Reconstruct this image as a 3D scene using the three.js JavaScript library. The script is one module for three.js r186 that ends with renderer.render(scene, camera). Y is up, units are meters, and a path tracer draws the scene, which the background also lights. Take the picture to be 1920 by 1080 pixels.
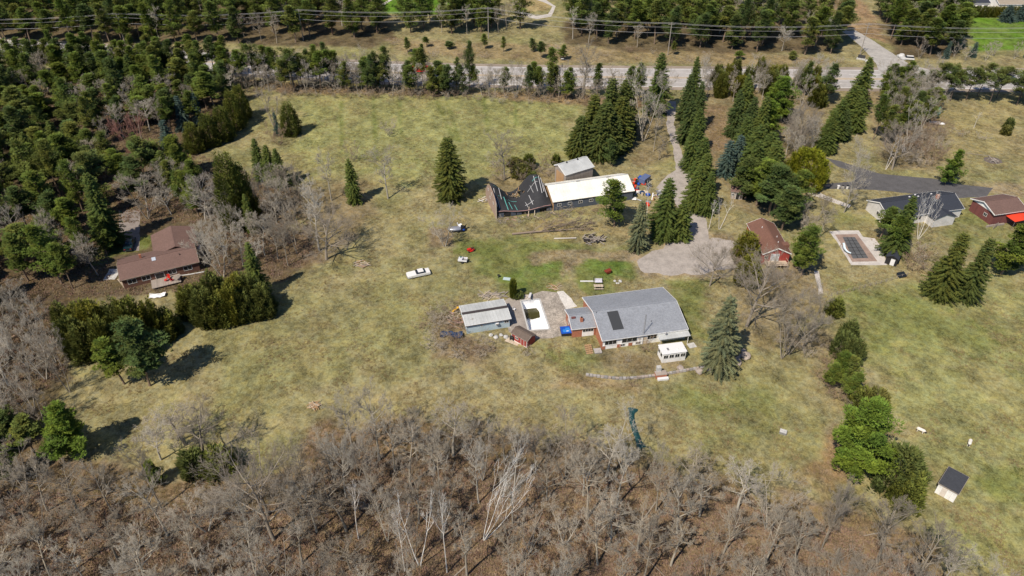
import * as THREE from 'three';
import { Sky } from 'three/addons/objects/Sky.js';
import { RoundedBoxGeometry } from 'three/addons/geometries/RoundedBoxGeometry.js';
import { MarchingCubes } from 'three/addons/objects/MarchingCubes.js';
import { mergeGeometries } from 'three/addons/utils/BufferGeometryUtils.js';

// ---------------------------------------------------------------- camera, sky, sun, exposure
const scene = new THREE.Scene();
const EYE = 105, PITCH = 37 * Math.PI / 180, FOCAL = 1378;          // drone height, tilt, focal length in photo pixels
const camera = new THREE.PerspectiveCamera(2 * Math.atan(540 / FOCAL) * 180 / Math.PI, 16 / 9, 1, 3000);
camera.position.set(0, EYE, 0);
camera.rotation.set(-PITCH, 0, 0);
const SUN = new THREE.Vector3(-0.39, 0.78, 0.49).normalize();
const sky = new Sky();
sky.name = 'sky';
sky.userData.kind = 'structure';
sky.scale.setScalar(2500);
sky.material.uniforms.sunPosition.value.copy(SUN);
sky.material.uniforms.turbidity.value = 2.5;
sky.material.uniforms.rayleigh.value = 1.1;
sky.material.uniforms.mieCoefficient.value = 0.004;
scene.add(sky);
scene.environmentIntensity = 0.1;
const sun = new THREE.DirectionalLight(0xfff1de, 4.9);
sun.position.copy(SUN).multiplyScalar(500).add(new THREE.Vector3(0, 0, -200));
sun.target.position.set(0, 0, -200);
sun.castShadow = true;
sun.shadow.mapSize.set(4096, 4096);
Object.assign(sun.shadow.camera, { left: -330, right: 330, top: 330, bottom: -330, near: 1, far: 1200 });
scene.add(sun, sun.target);
const renderer = new THREE.WebGLRenderer({ antialias: true });
renderer.toneMapping = THREE.LinearToneMapping;
renderer.toneMappingExposure = 1.0;
renderer.shadowMap.enabled = true;

// ---------------------------------------------------------------- helpers
function rng(seed) { let a = seed >>> 0; return () => { a = (a + 0x6D2B79F5) >>> 0; let t = a; t = Math.imul(t ^ (t >>> 15), t | 1); t ^= t + Math.imul(t ^ (t >>> 7), t | 61); return ((t ^ (t >>> 14)) >>> 0) / 4294967296; }; }
const V = (x, y, z) => new THREE.Vector3(x, y, z);
const SP = Math.sin(PITCH), CP = Math.cos(PITCH);
function G(px, py, h = 0) {                                         // photo pixel -> point at height h
  const x = (px - 960) / FOCAL, y = (540 - py) / FOCAL;
  const t = (EYE - h) / (SP - y * CP);
  return V(x * t, h, (-CP - y * SP) * t);
}
const depthOf = p => -p.z * CP - (p.y - EYE) * SP;
const rowOf = p => 540 - FOCAL * ((p.y - EYE) * CP - p.z * SP) / depthOf(p);
function fromTop(tx, ty, by) {                                      // a tree seen with its tip at (tx, ty) and its foot on row by
  const f = G(960, by); let lo = 0, hi = 60;
  for (let i = 0; i < 40; i++) { const m = (lo + hi) / 2; if (rowOf(V(0, m, f.z)) > ty) lo = m; else hi = m; }
  return { x: (tx - 960) / FOCAL * depthOf(V(0, lo, f.z)), z: f.z, h: lo };
}
const hash2 = (i, j, s) => { let h = Math.imul(i, 374761393) + Math.imul(j, 668265263) + Math.imul(s, 1274126177); h = Math.imul(h ^ (h >>> 13), 1274126177); return ((h ^ (h >>> 16)) >>> 0) / 4294967296; };
function noise(x, y, s = 0, wrap = 0) {
  const i = Math.floor(x), j = Math.floor(y); let u = x - i, v = y - j; u = u * u * (3 - 2 * u); v = v * v * (3 - 2 * v);
  const w = n => wrap ? ((n % wrap) + wrap) % wrap : n;
  const a = hash2(w(i), w(j), s), b = hash2(w(i + 1), w(j), s), c = hash2(w(i), w(j + 1), s), d = hash2(w(i + 1), w(j + 1), s);
  return a + (b - a) * u + (c - a) * v + (a - b - c + d) * u * v;
}
const fbm = (x, y, s) => noise(x, y, s) * .53 + noise(x * 2.1, y * 2.1, s + 1) * .27 + noise(x * 4.3, y * 4.3, s + 2) * .2;
const sstep = (a, b, x) => { const t = Math.min(1, Math.max(0, (x - a) / (b - a))); return t * t * (3 - 2 * t); };

const taken = {};
function numbered(n) { const k = taken[n] = (taken[n] ?? -1) + 1; return k ? n + '_' + String(k).padStart(3, '0') : n; }
function tag(o, label, category, group) { o.userData.label = label; o.userData.category = category; if (group) o.userData.group = group; return o; }
function shade(o) { o.traverse(m => { if (m.isMesh) { m.castShadow = true; m.receiveShadow = true; } }); return o; }
function thing(name, label, category, p = V(0, 0, 0), turn = 0, group) {
  const g = new THREE.Group(); g.name = numbered(name); g.position.copy(p); g.rotation.y = turn; tag(g, label, category, group); scene.add(g); return g;
}
function part(parent, name, geo, mat) {
  const m = new THREE.Mesh(Array.isArray(geo) ? merge(geo) : geo, mat); m.name = name; m.castShadow = m.receiveShadow = true; parent.add(m); return m;
}
function solo(name, label, category, geo, mat, p = V(0, 0, 0), turn = 0, group) {
  const m = part(scene, numbered(name), geo, mat); m.position.copy(p); m.rotation.y = turn; return tag(m, label, category, group);
}
function struct(name, geo, mat) { const m = part(scene, numbered(name), geo, mat); m.userData.kind = 'structure'; return m; }
function merge(list) {
  const l = list.map(g => { g = g.index ? g.toNonIndexed() : g; for (const k of Object.keys(g.attributes)) if (!['position', 'normal', 'uv'].includes(k)) g.deleteAttribute(k); if (!g.attributes.normal) g.computeVertexNormals(); if (!g.attributes.uv) g.setAttribute('uv', new THREE.BufferAttribute(new Float32Array(g.attributes.position.count * 2), 2)); return g; });
  return mergeGeometries(l);
}
function boxUV(g) {                                                 // uv in metres, by the face's main axis
  if (g.index) g = g.toNonIndexed();
  const p = g.attributes.position, n = g.attributes.normal, uv = new Float32Array(p.count * 2);
  for (let i = 0; i < p.count; i++) {
    const ax = Math.abs(n.getX(i)), ay = Math.abs(n.getY(i)), az = Math.abs(n.getZ(i));
    if (ay >= ax && ay >= az) { uv[2 * i] = p.getX(i); uv[2 * i + 1] = p.getZ(i); }
    else if (ax >= az) { uv[2 * i] = p.getZ(i); uv[2 * i + 1] = p.getY(i); }
    else { uv[2 * i] = p.getX(i); uv[2 * i + 1] = p.getY(i); }
  }
  g.setAttribute('uv', new THREE.BufferAttribute(uv, 2)); return g;
}
function box(w, h, d, x = 0, y = 0, z = 0, rx = 0, ry = 0, rz = 0) {
  const g = boxUV(new THREE.BoxGeometry(w, h, d));
  if (rx) g.rotateX(rx); if (ry) g.rotateY(ry); if (rz) g.rotateZ(rz); g.translate(x, y, z); return g;
}
function rbox(w, h, d, r, x = 0, y = 0, z = 0, ry = 0) { const g = boxUV(new RoundedBoxGeometry(w, h, d, 2, r)); if (ry) g.rotateY(ry); g.translate(x, y, z); return g; }
function cyl(r0, r1, h, n, x = 0, y = 0, z = 0, rx = 0, rz = 0) { const g = new THREE.CylinderGeometry(r1, r0, h, n); if (rx) g.rotateX(rx); if (rz) g.rotateZ(rz); g.translate(x, y, z); return g; }
function bar(a, b, r, n = 5, r1 = r) {                              // straight round bar from a to b
  const d = b.clone().sub(a), g = new THREE.CylinderGeometry(r1, r, d.length(), n);
  g.applyQuaternion(new THREE.Quaternion().setFromUnitVectors(V(0, 1, 0), d.clone().normalize())); g.translate((a.x + b.x) / 2, (a.y + b.y) / 2, (a.z + b.z) / 2); return g;
}
function plank(a, b, w, t) {                                        // rectangular board from a to b
  const d = b.clone().sub(a), g = new THREE.BoxGeometry(w, t, d.length());
  g.applyQuaternion(new THREE.Quaternion().setFromRotationMatrix(new THREE.Matrix4().lookAt(b, a, V(0, 1, 0)))); g.translate((a.x + b.x) / 2, (a.y + b.y) / 2, (a.z + b.z) / 2); return g;
}
function poly(points, depth, y = 0) {                               // flat slab from points [x, z], top at y, of that thickness
  const s = new THREE.Shape(points.map(p => new THREE.Vector2(p[0], -p[1])));
  const g = new THREE.ExtrudeGeometry(s, { depth, bevelEnabled: false }); g.rotateX(-Math.PI / 2); g.translate(0, y - depth, 0); return boxUV(g);
}
function prism(points, depth) { const g = new THREE.ExtrudeGeometry(new THREE.Shape(points.map(p => new THREE.Vector2(p[0], p[1]))), { depth, bevelEnabled: false }); g.translate(0, 0, -depth / 2); return boxUV(g); }
function rock(r, seed, sy = .7) {
  const g = new THREE.IcosahedronGeometry(r, 2), p = g.attributes.position;
  for (let i = 0; i < p.count; i++) { const v = V(p.getX(i), p.getY(i), p.getZ(i)), k = .72 + .55 * noise(v.x / r * 1.3 + seed * 7 + 9, v.y / r * 1.3 + v.z / r * 1.1 + 9, seed); p.setXYZ(i, v.x * k, v.y * k * sy, v.z * k); }
  g.computeVertexNormals(); return g;
}
// ---------------------------------------------------------------- textures (grain only)
function tex(size, fn, srgb, rep = 1) {
  const d = new Uint8Array(size * size * 4);
  for (let j = 0; j < size; j++) for (let i = 0; i < size; i++) { const c = fn(i / size, j / size); const o = (j * size + i) * 4; for (let k = 0; k < 3; k++) d[o + k] = Math.max(0, Math.min(255, (Array.isArray(c) ? c[k] : c) * 255)); d[o + 3] = 255; }
  const t = new THREE.DataTexture(d, size, size); t.wrapS = t.wrapT = THREE.RepeatWrapping; t.magFilter = THREE.LinearFilter; t.minFilter = THREE.LinearMipmapLinearFilter; t.generateMipmaps = true;
  if (srgb) t.colorSpace = THREE.SRGBColorSpace; t.repeat.set(rep, rep); t.needsUpdate = true; return t;
}
const tn = (u, v, f, s) => noise(u * f, v * f, s, f);
// grass: blotches from 3 m down to 5 cm on a 40 m tile
const grassN = (u, v) => .34 * tn(u, v, 14, 1) + .3 * tn(u, v, 45, 2) + .28 * tn(u, v, 140, 3) + .34 * tn(u, v, 400, 4) - .12;
const grassTex = tex(1024, (u, v) => { const n = grassN(u, v), h = tn(u, v, 60, 9), s = .46 + .82 * (n - .5); return [s * (.96 + .12 * h) + .05, s + .05, s * (1.12 - .3 * h) + .04]; }, false, 1 / 40);
const grassBump = tex(1024, (u, v) => grassN(u, v), false, 1 / 40);
const litterTex = tex(512, (u, v) => { const n = .3 * tn(u, v, 10, 21) + .35 * tn(u, v, 50, 22) + .35 * tn(u, v, 200, 23); return .3 + .75 * n * n * 1.4; }, false, 1 / 12);
const mottle = tex(512, (u, v) => .58 + .16 * tn(u, v, 6, 31) + .14 * tn(u, v, 24, 32) + .18 * tn(u, v, 128, 33), false, 1 / 7);
const shingleTex = tex(512, (u, v) => { const row = Math.floor(v * 40), c = Math.floor(u * 24 + (row % 2) * .5); return .6 + .2 * hash2(((c % 24) + 24) % 24, row, 41) + .12 * tn(u, v, 5, 42) + .12 * tn(u, v, 90, 43) - (v * 40 % 1 < .14 ? .13 : 0); }, false, 1 / 7);
const streakTex = tex(512, (u, v) => .66 + .14 * tn(u, v, 40, 51) * (.5 + tn(u, v, 4, 52)) + .12 * tn(u, v, 5, 53) + .1 * tn(u, v, 100, 54) + ((u * 28) % 1 < .12 ? -.06 : 0), false, 1 / 7);
const plankTex = tex(512, (u, v) => { const k = Math.floor(u * 40); return .55 + .22 * hash2(k, 3, 61) + .16 * noise(u * 200, v * 8, 62, 0) + .1 * tn(u, v, 10, 63); }, false, 1 / 7);
const gravelTex = tex(512, (u, v) => .52 + .2 * tn(u, v, 8, 71) + .2 * tn(u, v, 40, 72) + .22 * tn(u, v, 220, 73) - .06, false, 1 / 12);
const barkTex = tex(128, (u, v) => .55 + .45 * tn(u, v, 16, 81), false, 1);
function M(r, g, b, o = {}) { const m = new THREE.MeshStandardMaterial({ roughness: .85, ...o }); m.color.setRGB(r, g, b); return m; }
const P = (r, g, b, o = {}) => { const m = new THREE.MeshPhysicalMaterial({ specularIntensity: .2, roughness: .9, ...o }); m.color.setRGB(r, g, b); return m; };   // matt matter: leaves, bark, soil
const K = 1.35;                                                     // the grain maps average about 0.74
const mt = (r, g, b, map = mottle, o = {}) => M(r * K, g * K, b * K, { map, ...o });
const mat = {
  greyRoof: mt(.245, .265, .295, shingleTex), brownRoof: mt(.155, .095, .078, shingleTex), darkRoof: mt(.032, .038, .052, shingleTex), cottageRoof: mt(.17, .085, .06, shingleTex), tan: mt(.3, .26, .2, shingleTex),
  blackRoof: mt(.03, .031, .034, shingleTex), oldShingle: mt(.13, .1, .08, shingleTex), brick: mt(.36, .14, .08), white: mt(.78, .78, .76), cleanWhite: M(.8, .8, .8, { roughness: .5 }), metalRoof: mt(.5, .52, .51, streakTex, { roughness: .55, metalness: .15 }),
  whiteMetal: mt(.74, .73, .66, streakTex, { roughness: .6 }), blueSiding: mt(.4, .5, .56, streakTex), slateSiding: mt(.07, .085, .11, streakTex), cedarWall: mt(.34, .25, .2, plankTex), greyWood: mt(.3, .26, .22, plankTex), paleWood: mt(.5, .42, .32, plankTex), rawWood: mt(.4, .25, .13, plankTex),
  redWall: mt(.3, .05, .04, plankTex), maroon: mt(.16, .055, .05, plankTex), strip: M(.055, .045, .045), glass: M(.02, .025, .03, { roughness: .08, metalness: 0 }), frame: M(.75, .75, .73, { roughness: .5 }), dark: M(.02, .02, .022, { roughness: .6 }),
  rubber: M(.02, .02, .02), chrome: M(.6, .6, .6, { metalness: .9, roughness: .25 }), concrete: mt(.4, .38, .36, gravelTex), paleConcrete: mt(.52, .52, .5, gravelTex), stone: mt(.34, .29, .25), bluePlastic: M(.01, .09, .5, { roughness: .25 }), tarp: M(.02, .05, .12, { roughness: .6 }), yellow: M(.75, .42, .02, { roughness: .5 }),
  red: M(.6, .025, .015, { roughness: .5 }), redCloth: M(.75, .06, .02, { roughness: .8 }), lampGrey: M(.35, .35, .36, { roughness: .5, metalness: .4 }), poleWood: mt(.3, .27, .23, plankTex), teal: M(.12, .5, .45), pink: M(.55, .33, .3), poolWhite: mt(.86, .87, .87), poolWater: M(.05, .045, .01, { roughness: .08 }),
};
// ---------------------------------------------------------------- ground
const W2 = list => list.map(([x, y]) => { const p = G(x, y); return [p.x, p.z]; });
function sdPoly(P, x, z) {                                          // signed distance, inside negative
  let d = 1e9, s = 1;
  for (let i = 0, j = P.length - 1; i < P.length; j = i++) {
    const ex = P[j][0] - P[i][0], ez = P[j][1] - P[i][1], wx = x - P[i][0], wz = z - P[i][1];
    const t = Math.min(1, Math.max(0, (wx * ex + wz * ez) / (ex * ex + ez * ez))), bx = wx - ex * t, bz = wz - ez * t;
    d = Math.min(d, bx * bx + bz * bz);
    const c1 = z >= P[i][1], c2 = z < P[j][1], c3 = ex * wz > ez * wx;
    if ((c1 && c2 && c3) || (!c1 && !c2 && !c3)) s = -s;
  }
  return s * Math.sqrt(d);
}
const POOL = [[976, 564], [1011.6, 560.5], [1031, 617], [991, 620]].map(p => G(...p));
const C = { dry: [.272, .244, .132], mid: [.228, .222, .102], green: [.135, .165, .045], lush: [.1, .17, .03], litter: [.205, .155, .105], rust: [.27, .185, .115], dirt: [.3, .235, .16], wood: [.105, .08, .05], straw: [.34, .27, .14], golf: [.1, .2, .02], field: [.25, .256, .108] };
// [colour, px polygon, softness m, edge noise m, strength]
const zones = [
  ['field', [[540, 190], [600, 168], [900, 172], [1090, 195], [1085, 290], [1000, 330], [760, 350], [560, 330]], 8, 8, 1],
  ['field', [[1560, 560], [1740, 520], [2100, 560], [2100, 1150], [1760, 1100], [1740, 860], [1600, 640]], 6, 6, .95],
  ['mid', [[330, 620], [560, 540], [860, 480], [900, 640], [700, 720], [420, 730]], 14, 12, .6],
  ['green', [[850, 450], [960, 440], [1180, 470], [1150, 545], [1040, 552], [960, 548], [880, 520]], 6, 6, .85],
  ['lush', [[1010, 480], [1090, 478], [1060, 520], [985, 545], [940, 520]], 5, 5, .6],
  ['lush', [[1085, 482], [1190, 490], [1200, 515], [1130, 522]], 4, 4, .75],
  ['green', [[1240, 520], [1330, 520], [1330, 640], [1290, 640], [1262, 570]], 4, 5, .7],
  ['green', [[1000, 640], [1120, 650], [1200, 690], [1100, 698], [1010, 680]], 5, 4, .6],
  ['green', [[1220, 730], [1440, 720], [1480, 790], [1400, 820], [1250, 800]], 9, 8, .5],
  ['green', [[1590, 545], [1720, 525], [1900, 620], [1800, 680], [1620, 660]], 9, 8, .55],
  ['green', [[1830, 900], [1930, 880], [1930, 960], [1850, 950]], 6, 5, .7],
  ['green', [[1530, 400], [1640, 395], [1700, 420], [1560, 432]], 6, 5, .4],
  ['green', [[1760, 400], [1840, 390], [1930, 470], [1900, 560], [1780, 440]], 6, 5, .5],
  ['straw', [[990, 425], [1190, 400], [1190, 440], [1020, 448]], 4, 5, .5],
  ['straw', [[1330, 200], [1360, 200], [1370, 290], [1335, 300]], 3, 3, .4],
  ['rust', [[1310, 195], [1370, 205], [1372, 280], [1335, 290]], 3, 3, .7],
  ...[[812, 172, 850, 262, 1.6], [832, 172, 862, 268, 1.4], [700, 178, 706, 300, 2], [748, 176, 752, 250, 1.6], [965, 190, 968, 235, 2.4], [640, 190, 640, 290, 2], [905, 178, 915, 250, 1.6]].map(([a, b, c, d, w]) => ['green', [[a - w * 2, b], [a + w * 2, b], [c + w * 2.4, d], [c - w * 2.4, d]], 1.4, 1.2, .7]),
  ['litter', [[-400, 880], [60, 840], [230, 870], [420, 890], [560, 870], [600, 800], [760, 790], [900, 800], [1180, 850], [1300, 880], [1480, 930], [1600, 930], [1700, 960], [1790, 1030], [1850, 1250], [-400, 1300]], 4, 5, 1],
  ['rust', [[1570, 800], [1600, 860], [1620, 910], [1560, 930], [1520, 880]], 5, 5, .8],
  ['rust', [[560, 830], [720, 780], [840, 790], [700, 850]], 3, 5, .6],
  ['litter', [[1480, 620], [1560, 600], [1580, 740], [1560, 780]], 5, 4, .5],
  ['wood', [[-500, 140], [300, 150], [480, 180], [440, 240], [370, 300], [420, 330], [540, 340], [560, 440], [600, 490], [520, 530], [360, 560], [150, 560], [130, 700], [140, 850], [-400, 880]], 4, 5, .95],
  ['mid', [[445, 180], [545, 190], [555, 260], [470, 250], [425, 240]], 3, 3, .8],
  ['green', [[155, 465], [230, 455], [285, 440], [282, 466], [220, 478], [165, 500]], 2, 3, .8],
  ['litter', [[560, 350], [700, 330], [720, 400], [640, 480], [560, 500]], 5, 6, .6],
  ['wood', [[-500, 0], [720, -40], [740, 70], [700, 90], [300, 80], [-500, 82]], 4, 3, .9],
  ['rust', [[430, 148], [800, 168], [1100, 178], [1270, 190], [1250, 205], [1080, 196], [900, 178], [560, 176]], 3, 3, .8],
  ['rust', [[720, 72], [1100, 85], [1500, 104], [1600, 118], [1500, 122], [1050, 118], [760, 100]], 4, 4, .5],
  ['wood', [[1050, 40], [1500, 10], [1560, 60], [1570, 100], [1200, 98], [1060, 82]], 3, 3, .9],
  ['rust', [[1500, -30], [1590, -30], [1650, 40], [1660, 80], [1600, 60], [1540, 30]], 3, 4, .9],
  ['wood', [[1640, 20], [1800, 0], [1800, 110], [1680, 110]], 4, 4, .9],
  ['golf', [[700, -60], [950, -60], [930, 20], [860, 28], [720, 26]], 3, 2, 1],
  ['golf', [[-200, -40], [170, -40], [140, 8], [-100, 0]], 4, 3, .9],
  ['straw', [[970, -10], [1030, -20], [1030, 20], [990, 24]], 2, 2, .9],
  ['golf', [[1810, 34], [1990, 30], [1990, 90], [1830, 96], [1808, 60]], 3, 3, .9],
  ['litter', [[1200, 200], [1260, 195], [1255, 300], [1180, 320]], 4, 4, .6],
  ['litter', [[1290, 130], [1560, 140], [1530, 290], [1480, 420], [1390, 400], [1300, 300]], 5, 4, .6],
  ['straw', [[1690, 200], [1930, 190], [1930, 300], [1780, 290]], 8, 7, .35],
  ['litter', [[1600, 140], [1760, 150], [1760, 320], [1660, 320]], 5, 4, .6],
  ['litter', [[1360, 540], [1530, 470], [1560, 580], [1430, 660], [1370, 600]], 6, 5, .5],
  ['litter', [[1850, 560], [1750, 565], [1735, 510], [1800, 470]], 4, 4, .3],
  ['litter', [[800, 590], [862, 575], [874, 632], [940, 650], [900, 690], [820, 670]], 3, 3, .8],
  ['dirt', [[1185, 490], [1220, 464], [1290, 438], [1375, 442], [1425, 470], [1408, 506], [1330, 520], [1258, 523], [1204, 518]], 3, 3.5, .8],
  ['dirt', [[1030, 470], [1190, 472], [1210, 490], [1100, 486], [1065, 512], [1052, 545], [1040, 540], [1050, 490], [1000, 498], [985, 480]], 1.2, 2, .8],
  ['dirt', [[1060, 490], [1075, 490], [1080, 540], [1100, 556], [1080, 562], [1060, 545]], 1, 1.5, .5],
  ['litter', [[1118, 650], [1290, 660], [1290, 690], [1200, 712], [1120, 690]], 2.5, 2, .6],
  ['rust', [[1090, 706], [1230, 716], [1200, 740], [1000, 720]], 3, 3, .5],
  ['litter', [[905, 330], [1050, 310], [1050, 345], [930, 420]], 3, 3, .6],
  ['litter', [[800, 425], [850, 425], [850, 462], [805, 460]], 2, 2, .8],
  ['dirt', [[1410, 440], [1490, 480], [1530, 480], [1540, 545], [1520, 545], [1450, 500]], 3, 3, .35],
  ['dirt', [[1815, 360], [1930, 370], [1930, 340], [1830, 345]], 3, 3, .7],
].map(([c, p, s, n, k]) => { const P = W2(p); let x0 = 1e9, x1 = -1e9, z0 = 1e9, z1 = -1e9; for (const q of P) { x0 = Math.min(x0, q[0]); x1 = Math.max(x1, q[0]); z0 = Math.min(z0, q[1]); z1 = Math.max(z1, q[1]); } const m = s + n; return { c: C[c], P, s, n, k, b: [x0 - m, x1 + m, z0 - m, z1 + m] }; });
function groundColour(x, z) {
  const n1 = fbm(x / 26, z / 26, 5), n2 = fbm(x / 7, z / 7, 15), n3 = noise(x / 1.7, z / 1.7, 25);
  const g = sstep(.36, .68, n1 * .6 + n2 * .4);
  let c = [0, 1, 2].map(i => C.dry[i] + (C.mid[i] - C.dry[i]) * g);
  for (const q of zones) {
    if (x < q.b[0] || x > q.b[1] || z < q.b[2] || z > q.b[3]) continue;
    const d = sdPoly(q.P, x, z) + (fbm(x / 6 + 40, z / 6, 35) - .5) * 2.2 * q.n;
    const w = q.k * (1 - sstep(-q.s * .6, q.s * .4, d)) * (.72 + .5 * n2);
    if (w > 0) for (let i = 0; i < 3; i++) c[i] += (q.c[i] - c[i]) * Math.min(1, w);
  }
  // brown thatch and worn patches
  const straw = sstep(.56, .74, fbm(x / 11 + 90, z / 8 + 17, 55)) * .22; for (let i = 0; i < 3; i++) c[i] += (C.straw[i] - c[i]) * straw * (c[0] > .2 ? 1 : .2);
  const worn = sstep(.6, .78, fbm(x / 3.4 + 7, z / 3.4, 45)) * .22;
  for (let i = 0; i < 3; i++) c[i] = (c[i] + (C.dirt[i] * .8 - c[i]) * worn) * (.9 + .16 * n3 + .08 * (n2 - .4));
  // mower and tyre tracks in the far meadow
  return c;
}
{
  const X = [], Z = [];
  for (let x = -340; x <= 340.01; x += (Math.abs(x) < 130 ? 1 : 1.6)) X.push(x);
  for (let z = -20; z >= -470; z -= (z > -210 ? 1 : 1.6)) Z.push(z);
  X[0] = -900; X[X.length - 1] = 900; Z[0] = 60; Z[Z.length - 1] = -1400;
  const nx = X.length, nz = Z.length, pos = new Float32Array(nx * nz * 3), col = new Float32Array(nx * nz * 3), uv = new Float32Array(nx * nz * 2), idx = [];
  for (let j = 0; j < nz; j++) for (let i = 0; i < nx; i++) {
    const o = j * nx + i; pos.set([X[i], 0, Z[j]], o * 3); uv.set([X[i], Z[j]], o * 2);
    const c = groundColour(X[i], Z[j]); col.set(c.map(v => v * 1.95), o * 3);
  }
  const pp = POOL.map(p => [p.x, p.z]);
  for (let j = 0; j < nz - 1; j++) for (let i = 0; i < nx - 1; i++) {
    const a = j * nx + i, b = a + 1, c = a + nx, d = c + 1;
    if (X[i] > -12 && X[i] < 20 && Z[j] < -110 && Z[j] > -150 && [[0, 0], [1, 0], [0, 1], [1, 1]].some(([u, v]) => sdPoly(pp, X[i + u], Z[j + v]) < .1)) continue;
    idx.push(a, b, c, b, d, c);
  }
  const g = new THREE.BufferGeometry();
  g.setAttribute('position', new THREE.BufferAttribute(pos, 3)); g.setAttribute('color', new THREE.BufferAttribute(col, 3)); g.setAttribute('uv', new THREE.BufferAttribute(uv, 2)); g.setIndex(idx);
  g.setAttribute('normal', new THREE.BufferAttribute(new Float32Array(nx * nz * 3).map((_, i) => i % 3 === 1 ? 1 : 0), 3));
  struct('ground', g, new THREE.MeshPhysicalMaterial({ specularIntensity: .15, map: grassTex, bumpMap: grassBump, bumpScale: .12, vertexColors: true, roughness: 1 }));
}
// ---------------------------------------------------------------- sheets: roads, drives, paving
function rough(P, step, amp, seed) {                                // world outline with uneven edges
  const out = []; let k = 0;
  for (let i = 0; i < P.length; i++) {
    const a = P[i], b = P[(i + 1) % P.length], L = Math.hypot(b[0] - a[0], b[1] - a[1]), n = Math.max(1, Math.round(L / step));
    for (let t = 0; t < n; t++) { const u = t / n; out.push([a[0] + (b[0] - a[0]) * u + (noise(k * .7, 3.5, seed) - .5) * 2 * amp, a[1] + (b[1] - a[1]) * u + (noise(k * .7, 9.5, seed) - .5) * 2 * amp]); k++; }
  }
  return out;
}
function sheet(name, px, y, m, amp = .4, step = 1.5) { return struct(name, poly(rough(W2(px), step, amp, px.length * 13 + name.length), y + .05, y), m); }
function ribbon(pts, w, y, off = 0, closedV = 40) {                  // strip along world points
  const c = new THREE.CatmullRomCurve3(pts), n = Math.ceil(c.getLength() / 4), pos = [], uv = [], idx = []; let L = 0, last = null;
  for (let i = 0; i <= n; i++) {
    const p = c.getPointAt(i / n), t = c.getTangentAt(i / n), s = V(-t.z, 0, t.x).normalize(); if (last) L += p.distanceTo(last); last = p;
    for (const k of [-1, 1]) { const o = off + k * w / 2; pos.push(p.x + s.x * o, y, p.z + s.z * o); uv.push((k + 1) / 2, L / closedV); }
    if (i) { const b = i * 2; idx.push(b - 2, b - 1, b, b - 1, b + 1, b); }
  }
  const g = new THREE.BufferGeometry(); g.setAttribute('position', new THREE.Float32BufferAttribute(pos, 3)); g.setAttribute('uv', new THREE.Float32BufferAttribute(uv, 2)); g.setIndex(idx); g.computeVertexNormals();
  if (g.attributes.normal.getY(0) < 0) { g.setIndex(idx.map((_, i) => idx[i - i % 3 + [0, 2, 1][i % 3]])); g.computeVertexNormals(); }
  return g;
}
const roadPts = [[-700, 40], [-300, 72], [0, 90], [230, 104], [420, 118], [640, 132], [900, 141], [1200, 145], [1500, 147], [1800, 149], [2300, 150]].map(p => G(...p));
const roadTex = tex(512, (u, v) => { let s = .62; for (const c of [.14, .32, .68, .86]) for (const o of [-.035, .035]) s -= .09 * Math.exp(-(((u - c - o) / .018) ** 2)); s -= .05 * Math.exp(-(((u - .5) / .03) ** 2)); return s + .12 * (noise(u * 60, v * 64, 91) - .5) + .1 * (noise(u * 8, v * 12, 92) - .5) - ((v * 8 % 1) < .006 ? .1 : 0); }, false, 1);
struct('road_shoulder', ribbon(roadPts, 24.5, .006), mt(.3, .25, .2, gravelTex));
const road = struct('road', ribbon(roadPts, 19, .012), M(.72, .69, .66, { map: roadTex }));
const lineW = M(.8, .8, .78), lineY = M(.6, .36, .05);
for (const o of [-9, 9]) part(road, 'edge_line', ribbon(roadPts, .22, .016, o), lineW);
for (const o of [-.5, .5]) part(road, 'centre_line', ribbon(roadPts, .25, .016, o), lineY);
{ const c = new THREE.CatmullRomCurve3(roadPts), list = [], L = c.getLength();
  for (const o of [-4.6, 4.6]) for (let s = 120; s < L - 60; s += 9) { const p = c.getPointAt(s / L), t = c.getTangentAt(s / L); list.push(box(3, .004, .2, p.x - t.z * o, .015, p.z + t.x * o, 0, Math.atan2(-t.z, t.x), 0)); }
  const d = part(road, 'lane_dashes', list, lineW); d.userData.kind = 'stuff'; }
sheet('side_road', [[1560, 30], [1588, 58], [1604, 57], [1640, 78], [1676, 102], [1705, 120], [1748, 133], [1790, 137], [1650, 141], [1642, 118], [1618, 90], [1590, 66], [1545, 40]], .02, mt(.4, .385, .36, gravelTex), .25);
const asphalt = mt(.1, .098, .1, gravelTex), gravel = mt(.37, .335, .3, gravelTex), lightPath = mt(.5, .47, .43, gravelTex);
sheet('gravel_yard', [[1195, 486], [1225, 470], [1290, 446], [1370, 448], [1412, 470], [1400, 498], [1330, 512], [1262, 515], [1212, 512], [1200, 498]], .006, gravel, .9);
sheet('drive', [[1250, 190], [1268, 190], [1264, 235], [1276, 280], [1290, 310], [1300, 345], [1320, 400], [1330, 450], [1296, 452], [1290, 420], [1262, 372], [1230, 352], [1250, 330], [1268, 318], [1262, 282], [1250, 236]], .01, gravel, .4);
sheet('neighbour_drive', [[1548, 296], [1575, 302], [1612, 314], [1650, 326], [1745, 334], [1800, 346], [1862, 352], [1850, 368], [1790, 372], [1700, 362], [1640, 356], [1556, 354], [1535, 346], [1600, 340], [1605, 324], [1570, 312]], .006, asphalt, .3);
sheet('footpath', [[1500, 352], [1516, 352], [1552, 368], [1596, 385], [1592, 390], [1546, 374], [1510, 360]], .006, lightPath, .2);
sheet('footpath', [[1527, 508], [1535, 508], [1544, 550], [1535, 552]], .006, lightPath, .2);
sheet('concrete_walk', [[1044, 548], [1057, 546], [1084, 574], [1060, 580]], .008, mt(.6, .58, .53, gravelTex), .3);
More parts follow.
